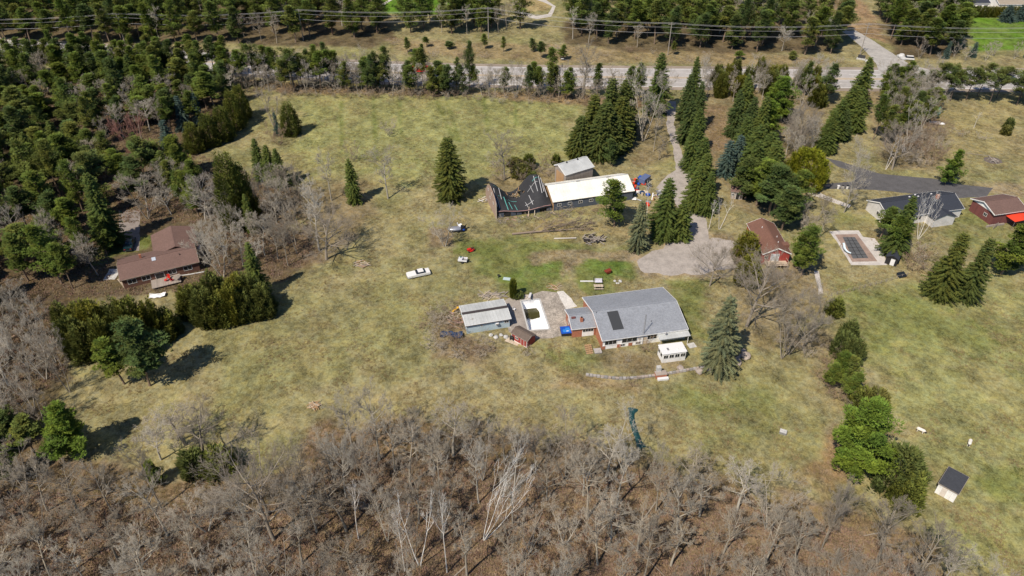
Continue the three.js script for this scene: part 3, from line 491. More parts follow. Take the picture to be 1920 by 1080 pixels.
// --- brown bungalow in the left wood: long block and cross wing
{
  const h = house('brown_bungalow', 'long low bungalow with a brown shingle roof in the pine wood', { r0: [219, 497], r1: [366, 463], hr: 4.1, wA: 5, hA: 2.65, wB: 5, hB: 2.65, wall: mt(.13, .065, .045), roof: mat.brownRoof, trim: mat.tan });
  const g = h.g, zf = h.zA + .02;
  for (const x of [-6.5, -3.4, 2.4, 6]) windowAt(g, x, 1.6, zf, 1.9, 1.2, 0, 1);
  doorAt(g, -.4, .05, zf, 1.9, 2.05, mat.glass);
  // cross wing at the back of the right half
  const wing = part(g, 'cross_wing', prism([[-4.6, 0], [4.6, 0], [4.6, 2.6], [0, 3.85], [-4.6, 2.6]], 9), mat.brick); wing.position.set(4.4, 0, -8.2);
  for (const s of [-1, 1]) { const w = 5.2, l = Math.hypot(w, 1.5), r = part(wing, 'roof_slope', box(l, .16, 10.6), mat.brownRoof); r.rotation.z = -s * Math.atan2(1.5, w); r.position.set(s * w / 2, 3.35, .6); }
  part(wing, 'ridge_cap', box(.3, .08, 10.6, 0, 4.14, .6), mat.brownRoof);
  part(g, 'chimney', box(.5, 1.2, .5, -3.6, 4.2, -1.2), mat.brick);
  const sk = part(g, 'skylight', box(.9, .1, 1.1), M(.5, .55, .62, { roughness: .2 })); sk.rotation.x = h.tiltA; sk.position.set(-.8, h.roofY(.9) + .14, .9);
  for (const [x, z] of [[5, 1.5], [8, -5]]) part(g, 'roof_vent', cyl(.09, .09, .4, 8, x, 4, z), mat.dark);
  const hv = part(g, 'heat_pump', rbox(1, .9, .8, .06, h.wl + 1, .45, -5.5), mat.cleanWhite); void hv;
  // timber deck and its furniture
  part(g, 'deck', [box(6.5, .14, 3.6, .6, .55, zf + 1.8)], mat.greyWood);
  for (const [x, z] of [[-2.4, 3.4], [.6, 3.4], [3.6, 3.4]]) part(g, 'deck_post', box(.12, .5, .12, x, .25, zf + z), mat.greyWood);
  const base = g.position.clone(), ry = g.rotation.y, loc = (x, z) => V(x, 0, z).applyAxisAngle(V(0, 1, 0), ry).add(base);
  const chair = (x, z, n) => { const p = loc(x, zf + z), c = thing('lawn_chair', 'red slatted lawn chair on the bungalow deck', 'chair', V(p.x, .62, p.z), n, 'red chairs on the bungalow deck'); part(c, 'seat', box(.6, .06, .6, 0, .4, 0), mat.red); part(c, 'backrest', box(.6, .8, .06, 0, .75, -.3, -.25), mat.red); for (const [a, b] of [[-.26, -.26], [.26, -.26], [-.26, .26], [.26, .26]]) part(c, 'leg', box(.06, .38, .06, a, .19, b), mat.red); };
  chair(1.4, 1.2, .4); chair(1.9, 2.4, 2.4); chair(.6, 1.9, -1);
  const tp = loc(3.4, zf + 2.4), tb = thing('deck_table', 'grey slatted table on the bungalow deck', 'table', V(tp.x, .62, tp.z), ry + .9); for (let k = 0; k < 6; k++) part(tb, 'slat', box(1.9, .04, .14, 0, .74, -.4 + k * .16), mat.greyWood); for (const [a, b] of [[-.8, -.35], [.8, -.35], [-.8, .35], [.8, .35]]) part(tb, 'leg', box(.07, .72, .07, a, .36, b), mat.greyWood);
  const st = G(229, 532), s = thing('stone_steps', 'pale stone steps down the bank by the bungalow corner', 'steps', V(st.x, 0, st.z), ry + .2); for (let k = 0; k < 8; k++) part(s, 'step', rbox(1.1, .12, .34, .03, k * .06, .5 - k * .05, -1.6 + k * .52), mat.paleWood);
  const pt = G(210, 515); solo('stone_patio', 'pale flagstone patio off the bungalow end wall', 'patio', poly(rough([[-1.6, -2.2], [1.4, -2.4], [1.6, 2], [-1.2, 2.3]], .8, .2, 4), .1, .06), mat.paleConcrete, V(pt.x, 0, pt.z));
  const wl = G(330, 518); solo('garden_kerb', 'curved pale concrete edging behind the cedar hedge', 'edging', new THREE.TubeGeometry(new THREE.CatmullRomCurve3([V(-4, .1, 2), V(-1, .1, .4), V(3, .1, -.6), V(7, .1, -2)]), 30, .16, 6), mat.paleConcrete, V(wl.x, 0, wl.z));
  const tr = G(296, 556); const tg = new THREE.PlaneGeometry(3.6, 1.5, 14, 6); tg.rotateX(-Math.PI / 2); { const a = tg.attributes.position; for (let i = 0; i < a.count; i++) a.setY(i, .1 + .6 * noise(a.getX(i) * 1.6 + 9, a.getZ(i) * 2 + 9, 8)); tg.computeVertexNormals(); } solo('white_tarp', 'crumpled white tarp between the two cedar hedges', 'tarp', tg, mat.cleanWhite, V(tr.x, 0, tr.z), .2);
}
// --- cottage on the right with its gambrel porch
{
  const h = house('red_cottage', 'red cottage with a long brown roof and white double door over a balcony', { r0: [1460, 466], r1: [1428, 409], hr: 4.9, wA: 3.6, hA: 3.2, wB: 3.6, hB: 3.2, wall: mat.redWall, roof: mat.cottageRoof, ov: .25, trim: mat.white });
  const g = h.g, x = -h.wl - .04;
  for (const z of [-.55, .55]) { const d = part(g, 'glass_door', box(.95, 2, .05), M(.55, .6, .64, { roughness: .15 })); d.rotation.y = -Math.PI / 2; d.position.set(x, 2.1, z - .3); const f = part(d, 'frame', frameBars(.95, 2, .1, .08), mat.cleanWhite); f.position.z = .02; }
  windowAt(g, x, 2.2, -2.4, .9, .9, -Math.PI / 2, 1);
  const dk = part(g, 'balcony', box(2, .14, 5.4, x - 1, 1, 0), mat.paleWood);
  for (const z of [-2.5, -.9, .9, 2.5]) part(dk, 'post', box(.1, 1, .1, x - 1.9, .5, z), mat.greyWood);
  part(dk, 'railing', [box(.07, .07, 5.4, x - 1.95, 1.9, 0), box(.05, .05, 5.4, x - 1.95, 1.5, 0), box(2, .07, .07, x - 1, 1.9, 2.65), box(2, .07, .07, x - 1, 1.9, -2.65), ...[-2.6, -1.3, 0, 1.3, 2.6].map(z => box(.07, .9, .07, x - 1.95, 1.5, z))], mat.paleWood);
  for (const xx of [-3, 1, 4]) { windowAt(g, xx, 1.9, h.zB - .02, .9, 1, Math.PI, 1); }
  for (const [xx, z] of [[3, -1], [-1, 1.6], [-4, .9]]) part(g, 'roof_vent', cyl(.1, .1, .45, 8, xx, h.roofY(z) + .25, z), mat.cleanWhite);
  const dm = part(g, 'side_dormer', box(1.6, .9, 1.6, -3.6, 3.6, 3), mat.cottageRoof); void dm;
}
// --- small dark-roofed hut among the conifers
{
  const h = house('stone_hut', 'small hut with a brown hipped roof under the conifers by the drive', { r0: [1372, 343], r1: [1398, 346], hr: 3.6, wA: 2.8, hA: 2.3, wB: 2.4, hB: 2.5, wall: mat.stone, roof: mat.brownRoof, ov: .3, trim: mat.greyWood });
  doorAt(h.g, .2, .02, h.zA + .03, .9, 1.9, mat.dark); windowAt(h.g, -1.2, 1.3, h.zA + .03, .7, .7, 0, 1);
}
// --- dark-roofed neighbour house
{
  const h = house('dark_roofed_house', 'white house with a dark blue-black shingle roof beside the asphalt drive', { r0: [1650, 380], r1: [1790, 362], hr: 4.9, wA: 5, hA: 2.8, wB: 5, hB: 2.8, wall: mt(.56, .55, .53), roof: mat.darkRoof, trim: mat.white });
  const g = h.g;
  for (const x of [-7, -2, 3, 7.5]) windowAt(g, x, 1.6, h.zA + .02, 1.7, 1.1, 0, 1);
  windowAt(g, -h.wl - .03, 1.7, .4, 1.2, 1.1, -Math.PI / 2, 1);
  const w = part(g, 'front_wing', prism([[-3.2, 0], [3.2, 0], [3.2, 2.6], [0, 3.7], [-3.2, 2.6]], 3.4), mt(.56, .55, .53)); w.position.set(3.6, 0, h.zA + 1.2);
  for (const s of [-1, 1]) { const r = part(w, 'roof_slope', box(3.8, .15, 4.6), mat.darkRoof); r.rotation.z = -s * .33; r.position.set(s * 1.75, 3.2, -.3); }
  for (const [x, z] of [[-1, -1.8], [1, -1], [6, -2], [2.2, -3.4]]) part(g, 'roof_vent', box(.35, .25, .35, x, h.roofY(z) + .18, z), mat.cleanWhite);
  part(g, 'chimney', box(.7, 1.5, .7, 5.4, 4.9, .9), mat.brick);
}
// --- maroon garage at the frame's edge with a red canopy
{
  const h = house('maroon_garage', 'maroon board garage with brown roof and white gable soffit beside red canopy', { r0: [1848, 378], r1: [1905, 370], hr: 5, L: 10.5, wA: 4.6, hA: 3.5, wB: 4.4, hB: 3.5, wall: mat.maroon, roof: mat.brownRoof, trim: mat.white, ov: .45, rake: .6 });
  windowAt(h.g, -h.wl - .03, 1.8, 1.4, 1.1, .9, -Math.PI / 2, 1);
  const sof = prism([[-4.5, 3.3], [4.4, 3.3], [0, 4.85]], .05); sof.rotateY(Math.PI / 2); part(h.g, 'gable_soffit', sof, mat.white).position.x = -h.wl - .05;
  part(h.g, 'log_stack_band', box(5.5, .5, .4, -h.wl + 1, .25, h.zA + .5), mat.greyWood);
  const p = G(1903, 421), t = thing('red_canopy', 'bright red canopy on poles beside the maroon garage', 'canopy', V(p.x, 0, p.z), .2);
  const g = new THREE.PlaneGeometry(6.2, 4.6, 12, 10); g.rotateX(-Math.PI / 2); const a = g.attributes.position; for (let i = 0; i < a.count; i++) a.setY(i, 2.5 + .25 * Math.cos(a.getX(i) * .5) + .06 * noise(a.getX(i) * 2 + 20, a.getZ(i) * 2 + 20, 6)); g.computeVertexNormals(); part(t, 'sheet', g, mat.redCloth);
  for (const [x, z] of [[-2.9, -2.1], [2.9, -2.1], [-2.9, 2.1], [2.9, 2.1]]) part(t, 'pole', cyl(.04, .04, 2.5, 6, x, 1.25, z), mat.lampGrey);
  const f = G(1865, 428), fb = thing('firewood_rack', 'slatted wood rack standing on the lawn by the maroon garage', 'rack', V(f.x, 0, f.z), .6); for (let k = 0; k < 5; k++) part(fb, 'slat', box(1.8, .1, .06, 0, .3 + k * .28, 0), mat.greyWood); for (const x of [-.9, .9]) part(fb, 'post', box(.1, 1.5, .1, x, .75, -.06), mat.greyWood);
}
// --- black garden shed by the covered pool
{
  const h = house('black_shed', 'small black shed with white window and door beside covered pool', { r0: [1675, 480], r1: [1680, 468], hr: 2.7, L: 3.6, wA: 1.5, hA: 2, wB: 1.5, hB: 2, wall: mat.dark, roof: mat.darkRoof, ov: .15, rake: .15, trim: mat.dark });
  const x = -h.wl - .03; doorAt(h.g, x, .03, .3, .8, 1.7, mat.cleanWhite, -Math.PI / 2); windowAt(h.g, -.5, 1.3, h.zB - .03, .6, .5, Math.PI);
}
// --- field shelter with saltbox roof
{
  const h = house('field_shelter', 'field shelter with a charcoal roof and a white front wall on pasture', { r0: [1760.5, 904], r1: [1799, 925], hr: 2.45, wA: .3, hA: 2.38, wB: 5.1, hB: 2.1, wall: mat.greyWood, roof: mt(.05, .055, .065, shingleTex), cap: mt(.05, .055, .065, shingleTex), ov: .12, rake: .12, trim: mat.greyWood });
  for (let k = 0; k < 4; k++) part(h.g, 'front_panel', box(h.wl / 2 - .02, 2.2, .05, -h.wl + h.wl / 4 + k * h.wl / 2, 1.12, h.zA + .03), k == 1 ? mt(.66, .6, .54, streakTex) : mat.white);
}
// --- house beyond the green lawn, upper right, with its hedge
{
  const h = house('tan_roofed_house', 'house with a broad tan roof behind the clipped cedar hedge', { r0: [1862, -12], r1: [2010, -12], hr: 6.2, wA: 8, hA: 3.4, wB: 7, hB: 3.4, wall: mat.white, roof: mat.tan, trim: mat.white });
  for (const x of [-8, -2, 5]) windowAt(h.g, x, 1.7, h.zA + .03, 2, 1.4, 0, 1);
  const h2 = house('white_veranda_house', 'white veranda block beside the tan-roofed house behind the hedge', { r0: [1815, -4], r1: [1852, -4], hr: 4.8, wA: 4, hA: 3.4, wB: 4, hB: 3.4, wall: mat.white, roof: mat.darkRoof, trim: mat.white });
  for (const x of [-3, 0, 3]) windowAt(h2.g, x, 1.6, h2.zA + .03, 1.8, 1.8, 0, 1);
}
// ---------------------------------------------------------------- covered pool with slide
{
  const c = [[1583, 440], [1610, 440], [1643, 491], [1601, 492]].map(p => G(...p));
  sheet('pool_paving', [[1555, 434], [1572, 432], [1610, 432], [1618, 444], [1640, 447], [1652, 462], [1664, 497], [1596, 497], [1570, 455]], .008, mt(.5, .47, .44), .12);
  const t = thing('covered_pool', 'rectangular pool under a dark grey safety cover with a brick-coloured border', 'pool');
  const out = [[1566, 440], [1607, 439], [1645, 490], [1598, 491]].map(p => G(...p)), inn = [[1580, 445], [1603, 445], [1628, 484], [1599, 485]].map(p => G(...p));
  part(t, 'border', poly(out.map(p => [p.x, p.z]), .08, .05), mt(.3, .22, .18, gravelTex));
  part(t, 'cover', poly(inn.map(p => [p.x, p.z]), .06, .08), mt(.09, .095, .1));
  const L = (a, b, k) => a.clone().lerp(b, k);
  for (let k = 1; k < 6; k++) { const a = L(inn[0], inn[3], k / 6), b = L(inn[1], inn[2], k / 6); part(t, 'cover_strap', plank(V(a.x, .09, a.z), V(b.x, .09, b.z), .12, .02), mat.dark); }
  for (let k = 1; k < 3; k++) { const a = L(inn[0], inn[1], k / 3), b = L(inn[3], inn[2], k / 3); part(t, 'cover_strap', plank(V(a.x, .11, a.z), V(b.x, .11, b.z), .12, .02), mat.dark); }
  void c;
  const a = G(1577, 466), a2 = G(1599, 482), s = thing('pool_slide', 'curved white and pale blue water slide at the covered pool', 'slide', V(a.x, 0, a.z), Math.atan2(-(a2.z - a.z), a2.x - a.x)); s.scale.setScalar(.85);
  const cv = new THREE.CatmullRomCurve3([V(0, 2, 0), V(.6, 1.8, .1), V(1.6, 1.1, .5), V(2.8, .55, .3), V(3.6, .4, -.3)]);
  const pos = [], idx = [], n = 24; for (let i = 0; i <= n; i++) { const p = cv.getPointAt(i / n), q = cv.getTangentAt(i / n), sd = V(-q.z, 0, q.x).normalize(); for (const [o, u] of [[-.34, .18], [-.26, 0], [.26, 0], [.34, .18]]) pos.push(p.x + sd.x * o, p.y + u, p.z + sd.z * o); if (i) for (let k = 0; k < 3; k++) { const b = i * 4 + k; idx.push(b - 4, b - 3, b, b - 3, b + 1, b); } }
  const g = new THREE.BufferGeometry(); g.setAttribute('position', new THREE.Float32BufferAttribute(pos, 3)); g.setIndex(idx); g.computeVertexNormals(); part(s, 'chute', g, M(.6, .72, .78, { roughness: .3 }));
  part(s, 'ladder', [bar(V(-.9, 0, -.25), V(0, 2, -.25), .03), bar(V(-.9, 0, .25), V(0, 2, .25), .03), ...[.4, .8, 1.2, 1.6].map(y => bar(V(-.9 + y * .45, y, -.25), V(-.9 + y * .45, y, .25), .025))], mat.chrome);
  part(s, 'support', [bar(V(1.6, 0, .5), V(1.6, 1.05, .5), .04), bar(V(.3, 0, 0), V(.3, 1.85, 0), .04)], mat.chrome);
}
// diving stand, chair and planter at the white pool
{
  const p = G(994, 558), t = thing('diving_stand', 'white pool slide stand at the far end of the empty pool', 'pool stand', V(p.x, .06, p.z), 1.4);
  part(t, 'board', plank(V(-1.6, 1.2, 0), V(1, .6, 0), .5, .06), mat.cleanWhite); part(t, 'ladder', [bar(V(-1.9, 0, -.25), V(-1.6, 1.3, -.25), .03), bar(V(-1.9, 0, .25), V(-1.6, 1.3, .25), .03), bar(V(-1.8, .5, -.25), V(-1.8, .5, .25), .025), bar(V(-1.7, .9, -.25), V(-1.7, .9, .25), .025)], mat.chrome); part(t, 'post', [bar(V(.4, 0, .2), V(.4, .72, .2), .04), bar(V(.4, 0, -.2), V(.4, .72, -.2), .04)], mat.lampGrey);
  const q = G(964, 582), c = thing('patio_chair', 'white plastic chair on the concrete pool deck', 'chair', V(q.x, .03, q.z), 1.2); part(c, 'seat', rbox(.55, .06, .55, .02, 0, .42, 0), mat.cleanWhite); part(c, 'backrest', rbox(.55, .55, .06, .02, 0, .72, -.26), mat.cleanWhite); for (const [a, b] of [[-.23, -.23], [.23, -.23], [-.23, .23], [.23, .23]]) part(c, 'leg', cyl(.025, .025, .4, 6, a, .2, b), mat.cleanWhite);
  const b = POOL[0].clone().lerp(POOL[3], .45).lerp(POOL[1].clone().lerp(POOL[2], .45), .2), bk = thing('sunken_bicycle', 'bicycle lying at the edge of the green pool puddle', 'bicycle', V(b.x, -1.95, b.z), .4);
  for (const x of [-.5, .5]) part(bk, 'wheel', new THREE.TorusGeometry(.33, .03, 6, 20).rotateX(-1.2).translate(x, .22, 0), mat.dark);
  part(bk, 'frame', [bar(V(-.5, .22, 0), V(.05, .3, -.2), .03), bar(V(.05, .3, -.2), V(.5, .22, 0), .03), bar(V(-.1, .24, .1), V(.4, .3, -.2), .03)], mat.lampGrey);
}
// ---------------------------------------------------------------- vehicles
function vehicle(o) {                                               // side profile in local x (length) and y; width along z
  const t = thing(o.name, o.label, o.category ?? 'car', o.at, o.turn), paint = M(...o.paint, { roughness: .3, metalness: o.metal ?? 0 });
  const sh = new THREE.Shape(o.body.map(p => new THREE.Vector2(p[0], p[1]))), w = o.width;
  const bg = new THREE.ExtrudeGeometry(sh, { depth: w - .16, bevelEnabled: true, bevelThickness: .08, bevelSize: .06, bevelSegments: 2 }); bg.translate(0, 0, -(w - .16) / 2); part(t, 'body', bg, paint);
  const gs = (pts, ww, dy) => { const top = ww * .78, P = []; for (const s of [-1, 1]) for (const [x, y, f] of pts) P.push([x, y + dy, s * (f ? top : ww) / 2]); const n = pts.length, idx = []; for (let i = 0; i < n; i++) { const j = (i + 1) % n; idx.push(i, j, n + i, j, n + j, n + i); } for (let i = 1; i < n - 1; i++) idx.push(0, i + 1, i, n, n + i, n + i + 1); const g = new THREE.BufferGeometry(); g.setAttribute('position', new THREE.Float32BufferAttribute(P.flat(), 3)); g.setIndex(idx); const q = g.toNonIndexed(); q.computeVertexNormals(); return q; };
  part(t, 'windows', gs(o.cabin, w - .14, 0), mat.glass);
  const tops = o.cabin.filter(c => c[2]); part(t, 'roof', rbox(Math.abs(tops[1][0] - tops[0][0]) + .12, .07, (w - .14) * .8, .03, (tops[0][0] + tops[1][0]) / 2, tops[0][1] + .02, 0), o.roofMat ?? paint);
  for (const x of o.wheels) for (const s of [-1, 1]) { const q = part(t, 'wheel', cyl(o.r, o.r, .22, 18, x, o.r, s * (w / 2 - .12), Math.PI / 2), mat.rubber); part(q, 'rim', cyl(o.r * .6, o.r * .6, .23, 12, x, o.r, s * (w / 2 - .115), Math.PI / 2), mat.chrome); }
  const xs = o.body.map(p => p[0]), x0 = Math.min(...xs), x1 = Math.max(...xs);
  for (const s of [-1, 1]) { part(t, 'headlight', rbox(.08, .16, .34, .03, x0 - .04, o.ly, s * (w / 2 - .3)), mat.chrome); part(t, 'tail_light', rbox(.08, .14, .3, .03, x1 + .04, o.ly, s * (w / 2 - .3)), mat.red); }
  part(t, 'bumper', [rbox(.14, .14, w - .06, .04, x0 - .08, .45, 0), rbox(.14, .14, w - .06, .04, x1 + .08, .45, 0)], o.bump ?? mat.chrome);
  return t;
}
const sedan = { body: [[-2.35, .4], [2.35, .4], [2.4, .75], [2.1, .92], [-1, .95], [-2.2, .82], [-2.4, .65]], cabin: [[-1.2, .95], [-.45, 1.45, 1], [1, 1.45, 1], [1.7, .95]], wheels: [-1.45, 1.4], r: .34, width: 1.82, ly: .68 };
{ const p = G(785, 516.5); vehicle({ ...sedan, name: 'vintage_car', label: 'white vintage two-door car parked alone on the dry lawn', at: V(p.x, 0, p.z), turn: .36, paint: [.8, .8, .78], width: 2.0, r: .36, wheels: [-1.75, 1.55], ly: .72,
  body: [[-2.7, .42], [2.65, .42], [2.78, .8], [2.7, .95], [1.4, 1.0], [-1.1, 1.0], [-2.7, .92], [-2.82, .7]], cabin: [[-.75, 1.0], [-.1, 1.42, 1], [1.15, 1.42, 1], [1.85, 1.0]] }); }
{ const p = G(1889, 147.5); vehicle({ ...sedan, name: 'road_car', label: 'dark blue car driving on the highway', at: V(p.x, .016, p.z), turn: 0, paint: [.03, .06, .14], metal: .3 }); }
{ const p = G(1470, 150); vehicle({ ...sedan, name: 'road_car', label: 'dark car on the highway half hidden behind roadside trees', at: V(p.x, .016, p.z), turn: Math.PI, paint: [.03, .035, .045], metal: .3 }); }
{ const p = G(245, 462); vehicle({ name: 'dark_pickup', label: 'dark teal pickup truck parked in front of the brown bungalow', category: 'pickup', at: V(p.x, 0, p.z), turn: -1.35, paint: [.008, .028, .035], width: 2, r: .4, ly: .9, wheels: [-1.8, 1.75], bump: mat.dark,
  body: [[-2.75, .5], [2.7, .5], [2.75, 1.1], [.6, 1.12], [-1.1, 1.12], [-2.6, 1.05], [-2.8, .8]], cabin: [[-1.3, 1.12], [-.7, 1.75, 1], [.45, 1.75, 1], [.75, 1.12]] }); }
{ const p = G(1701, 112); vehicle({ ...sedan, name: 'parked_suv', label: 'white estate car parked beside boulders at the side road', at: V(p.x, 0, p.z), turn: -.2, paint: [.75, .74, .7], cabin: [[-1.1, .95], [-.5, 1.6, 1], [1.9, 1.6, 1], [2.25, .95]] }); }
{ // red truck on the highway behind the trees
  const p = G(785, 137), t = thing('red_truck', 'red lorry cab with a flat load on the highway behind the trees', 'truck', V(p.x, .016, p.z), .06);
  part(t, 'cab', rbox(2.4, 2.4, 2.4, .15, -2.4, 1.8, 0), mat.red); part(t, 'windscreen', box(.06, .9, 2, -3.62, 2.3, 0), mat.glass); part(t, 'box', rbox(5, 1.6, 2.4, .05, 1.6, 1.7, 0), mat.red); part(t, 'chassis', box(7.6, .3, 1, 0, .7, 0), mat.dark);
  for (const x of [-2.4, 1.4, 2.8]) for (const s of [-1, 1]) part(t, 'wheel', cyl(.5, .5, .3, 16, x, .5, s * 1.05, Math.PI / 2), mat.rubber);
}
// ---------------------------------------------------------------- lawn clutter
{ // derelict camper / boat heap by the bare bush
  const p = G(857, 433), t = thing('derelict_camper', 'crushed silver pop-up camper lying beside the bare shrub on lawn', 'camper', V(p.x, 0, p.z), .1);
  const hull = new THREE.SphereGeometry(1, 20, 12); hull.scale(2.1, .55, .95); hull.translate(-.4, .75, 0); part(t, 'shell', hull, M(.35, .37, .42, { roughness: .35, metalness: .4 }));
  part(t, 'chassis', box(3.8, .2, 1.6, 0, .3, 0), mat.dark); for (const s of [-1, 1]) part(t, 'wheel', cyl(.3, .3, .2, 14, .2, .3, s * .9, Math.PI / 2), mat.rubber);
  part(t, 'torn_panel', box(1.6, .06, 1.5, 1.7, .9, .1, .5, .3, -.5), mat.dark); part(t, 'torn_panel', box(1.2, .06, 1.2, 2.1, 1.1, -.5, -.6, .2, .7), mat.dark); part(t, 'torn_panel', box(.9, .05, .7, .9, 1.4, -.6, .9, .2, .3), mat.cleanWhite); part(t, 'torn_panel', box(.25, 1.1, .25, .3, 1.4, -1, .2, 0, .2), mat.cleanWhite);
  part(t, 'blue_cushion', rbox(.8, .3, .5, .1, 1.6, .6, .5), mat.bluePlastic);
}
{ const p = G(882, 471), t = thing('red_mower', 'red ride-on mower with a black seat near the derelict camper', 'mower', V(p.x, 0, p.z), .5);
  part(t, 'hood', rbox(1, .5, .7, .1, -.35, .65, 0), mat.red); part(t, 'deck', rbox(1.1, .2, 1.3, .05, .1, .3, 0), mat.red); part(t, 'seat', [rbox(.5, .12, .5, .05, .55, .7, 0), rbox(.12, .4, .5, .05, .78, .9, 0)], mat.dark); part(t, 'fender', rbox(.7, .12, 1.2, .05, .6, .55, 0), mat.red);
  part(t, 'steering_wheel', new THREE.TorusGeometry(.18, .025, 6, 16).rotateX(1.2).translate(.15, 1.05, 0), mat.dark);
  for (const [x, r] of [[-.6, .22], [.6, .32]]) for (const s of [-1, 1]) part(t, 'wheel', cyl(r, r, .2, 14, x, r, s * .5, Math.PI / 2), mat.rubber); }
{ const p = G(868, 491), t = thing('utility_trailer', 'small pale utility trailer standing on the lawn', 'trailer', V(p.x, 0, p.z), -.15);
  part(t, 'bed', box(2.2, .08, 1.4, 0, .55, 0), mat.lampGrey); for (const [w, d, x, z] of [[2.2, .05, 0, .7], [2.2, .05, 0, -.7], [.05, 1.4, -1.1, 0], [.05, 1.4, 1.1, 0]]) part(t, 'side_panel', box(w, .42, d, x, .78, z), mat.cleanWhite);
  part(t, 'lid', box(1, .05, 1.36, -.55, 1.02, 0, 0, 0, .1), M(.65, .67, .7, { roughness: .4 })); part(t, 'green_box', rbox(.35, .25, .4, .04, -.6, 1.2, -.4), M(.05, .16, .1)); for (const s of [-1, 1]) part(t, 'wheel', cyl(.3, .3, .18, 14, 0, .3, s * .82, Math.PI / 2), mat.rubber); part(t, 'tongue', plank(V(1.1, .5, 0), V(2.1, .3, 0), .1, .08), mat.dark); }
{ const p = G(1139, 513), t = thing('wheelbarrow', 'dark red tipping cart standing on the green lawn', 'cart', V(p.x, 0, p.z), .5);
  const s = prism([[-.85, .9], [.85, 1.05], [.55, .35], [-.4, .35]], 1); part(t, 'tub', s, M(.22, .04, .02, { roughness: .5 })); part(t, 'wheel', cyl(.25, .25, .14, 14, .4, .25, 0, Math.PI / 2), mat.rubber); for (const z of [-.32, .32]) { part(t, 'handle', bar(V(-1.3, .75, z), V(.4, .3, z), .03), mat.dark); part(t, 'leg', bar(V(-.3, 0, z), V(-.3, .4, z), .03), mat.dark); } }
{ const p = G(1121, 531), t = thing('canopy_swing', 'black-framed garden swing seat with pale cushions beside the picnic table', 'swing seat', V(p.x, 0, p.z), 0);
  for (const x of [-1.1, 1.1]) { part(t, 'upright', [bar(V(x, 0, -.6), V(x, 1.9, 0), .04), bar(V(x, 0, .6), V(x, 1.9, 0), .04)], mat.dark); } part(t, 'top_rail', bar(V(-1.1, 1.9, 0), V(1.1, 1.9, 0), .04), mat.dark);
  part(t, 'seat', rbox(1.8, .14, .7, .05, .1, .55, .1), M(.6, .6, .66)); part(t, 'backrest', rbox(1.8, .6, .14, .05, .1, .9, -.28), M(.65, .65, .72)); part(t, 'hanger', [bar(V(-.8, .6, 0), V(-.8, 1.9, 0), .02), bar(V(1, .6, 0), V(1, 1.9, 0), .02)], mat.dark);
  const b = G(1101, 528); solo('white_beam', 'long white timber beam lying on the grass by the swing seat', 'beam', rbox(3.4, .2, .3, .02, 0, .12, 0), mat.cleanWhite, V(b.x, 0, b.z), 0);
  const q = G(1122, 541), k = thing('picnic_table', 'weathered picnic table with one bench on the lawn behind the house', 'table', V(q.x, 0, q.z), 0);
  for (let i = 0; i < 5; i++) part(k, 'plank', box(2.2, .05, .17, 0, .75, -.5 + i * .19), mat.paleWood); for (const z of [-.9, .72]) part(k, 'bench', box(2.2, .05, .28, 0, .45, z), mat.paleWood); for (const x of [-.8, .8]) part(k, 'trestle', [plank(V(x, 0, -.75), V(x, .73, -.2), .09, .05), plank(V(x, 0, .6), V(x, .73, .05), .09, .05), box(.06, .09, 1.7, x, .4, -.1)], mat.greyWood); }
{ // stove / rubbish on lawn
  const p = G(1158, 529); for (let k = 0; k < 5; k++) solo('lawn_rock', 'pale stone in the little heap east of the picnic table', 'stone', rock(.22 + .06 * k % .2, k + 3), mat.paleConcrete, V(p.x + Math.cos(k * 1.9) * .8, .1, p.z + Math.sin(k * 1.9) * .6), k, 'stones by the picnic table');
  const s = G(950, 523); solo('glass_sheet', 'pale sheet lying flat on the lawn north of the columnar cedar', 'sheet', box(1.7, .05, 1.1, 0, .05, 0), M(.5, .62, .62, { roughness: .3 }), V(s.x, 0, s.z), -.2);
  const o = G(935, 520), t = thing('garden_urn', 'small dark urn stand on the lawn beside a pale sheet', 'urn', V(o.x, 0, o.z)); part(t, 'bowl', new THREE.LatheGeometry([[.08, .3], [.3, .55], [.34, .7], [.26, .72]].map(q => new THREE.Vector2(...q)), 14), mat.dark); part(t, 'stand', cyl(.18, .08, .32, 10, 0, .16, 0), mat.dark); }
{ const p = G(1468, 812), t = thing('water_trough', 'weathered pale grey box trough alone on the dry grass', 'trough', V(p.x, 0, p.z), -.45); part(t, 'box', [box(1.3, .5, .06, 0, .25, .45), box(1.3, .5, .06, 0, .25, -.45), box(.06, .5, .84, .62, .25, 0), box(.06, .5, .84, -.62, .25, 0)], mat.lampGrey); part(t, 'lid', box(1.2, .05, .9, -.04, .53, 0, .08), mat.paleConcrete); }
{ const p = G(1689, 519); const t = thing('solar_array', 'dark tilted solar panel on a frame at the pasture fence', 'solar panel', V(p.x, 0, p.z), .3); part(t, 'panel', box(2.2, .06, 1.5, 0, .7, 0, .35), mat.glass); part(t, 'support', [bar(V(-.8, 0, .3), V(-.8, .55, .3), .04), bar(V(.8, 0, .3), V(.8, .55, .3), .04), bar(V(-.8, 0, -.4), V(-.8, .8, -.4), .04), bar(V(.8, 0, -.4), V(.8, .8, -.4), .04)], mat.lampGrey); }
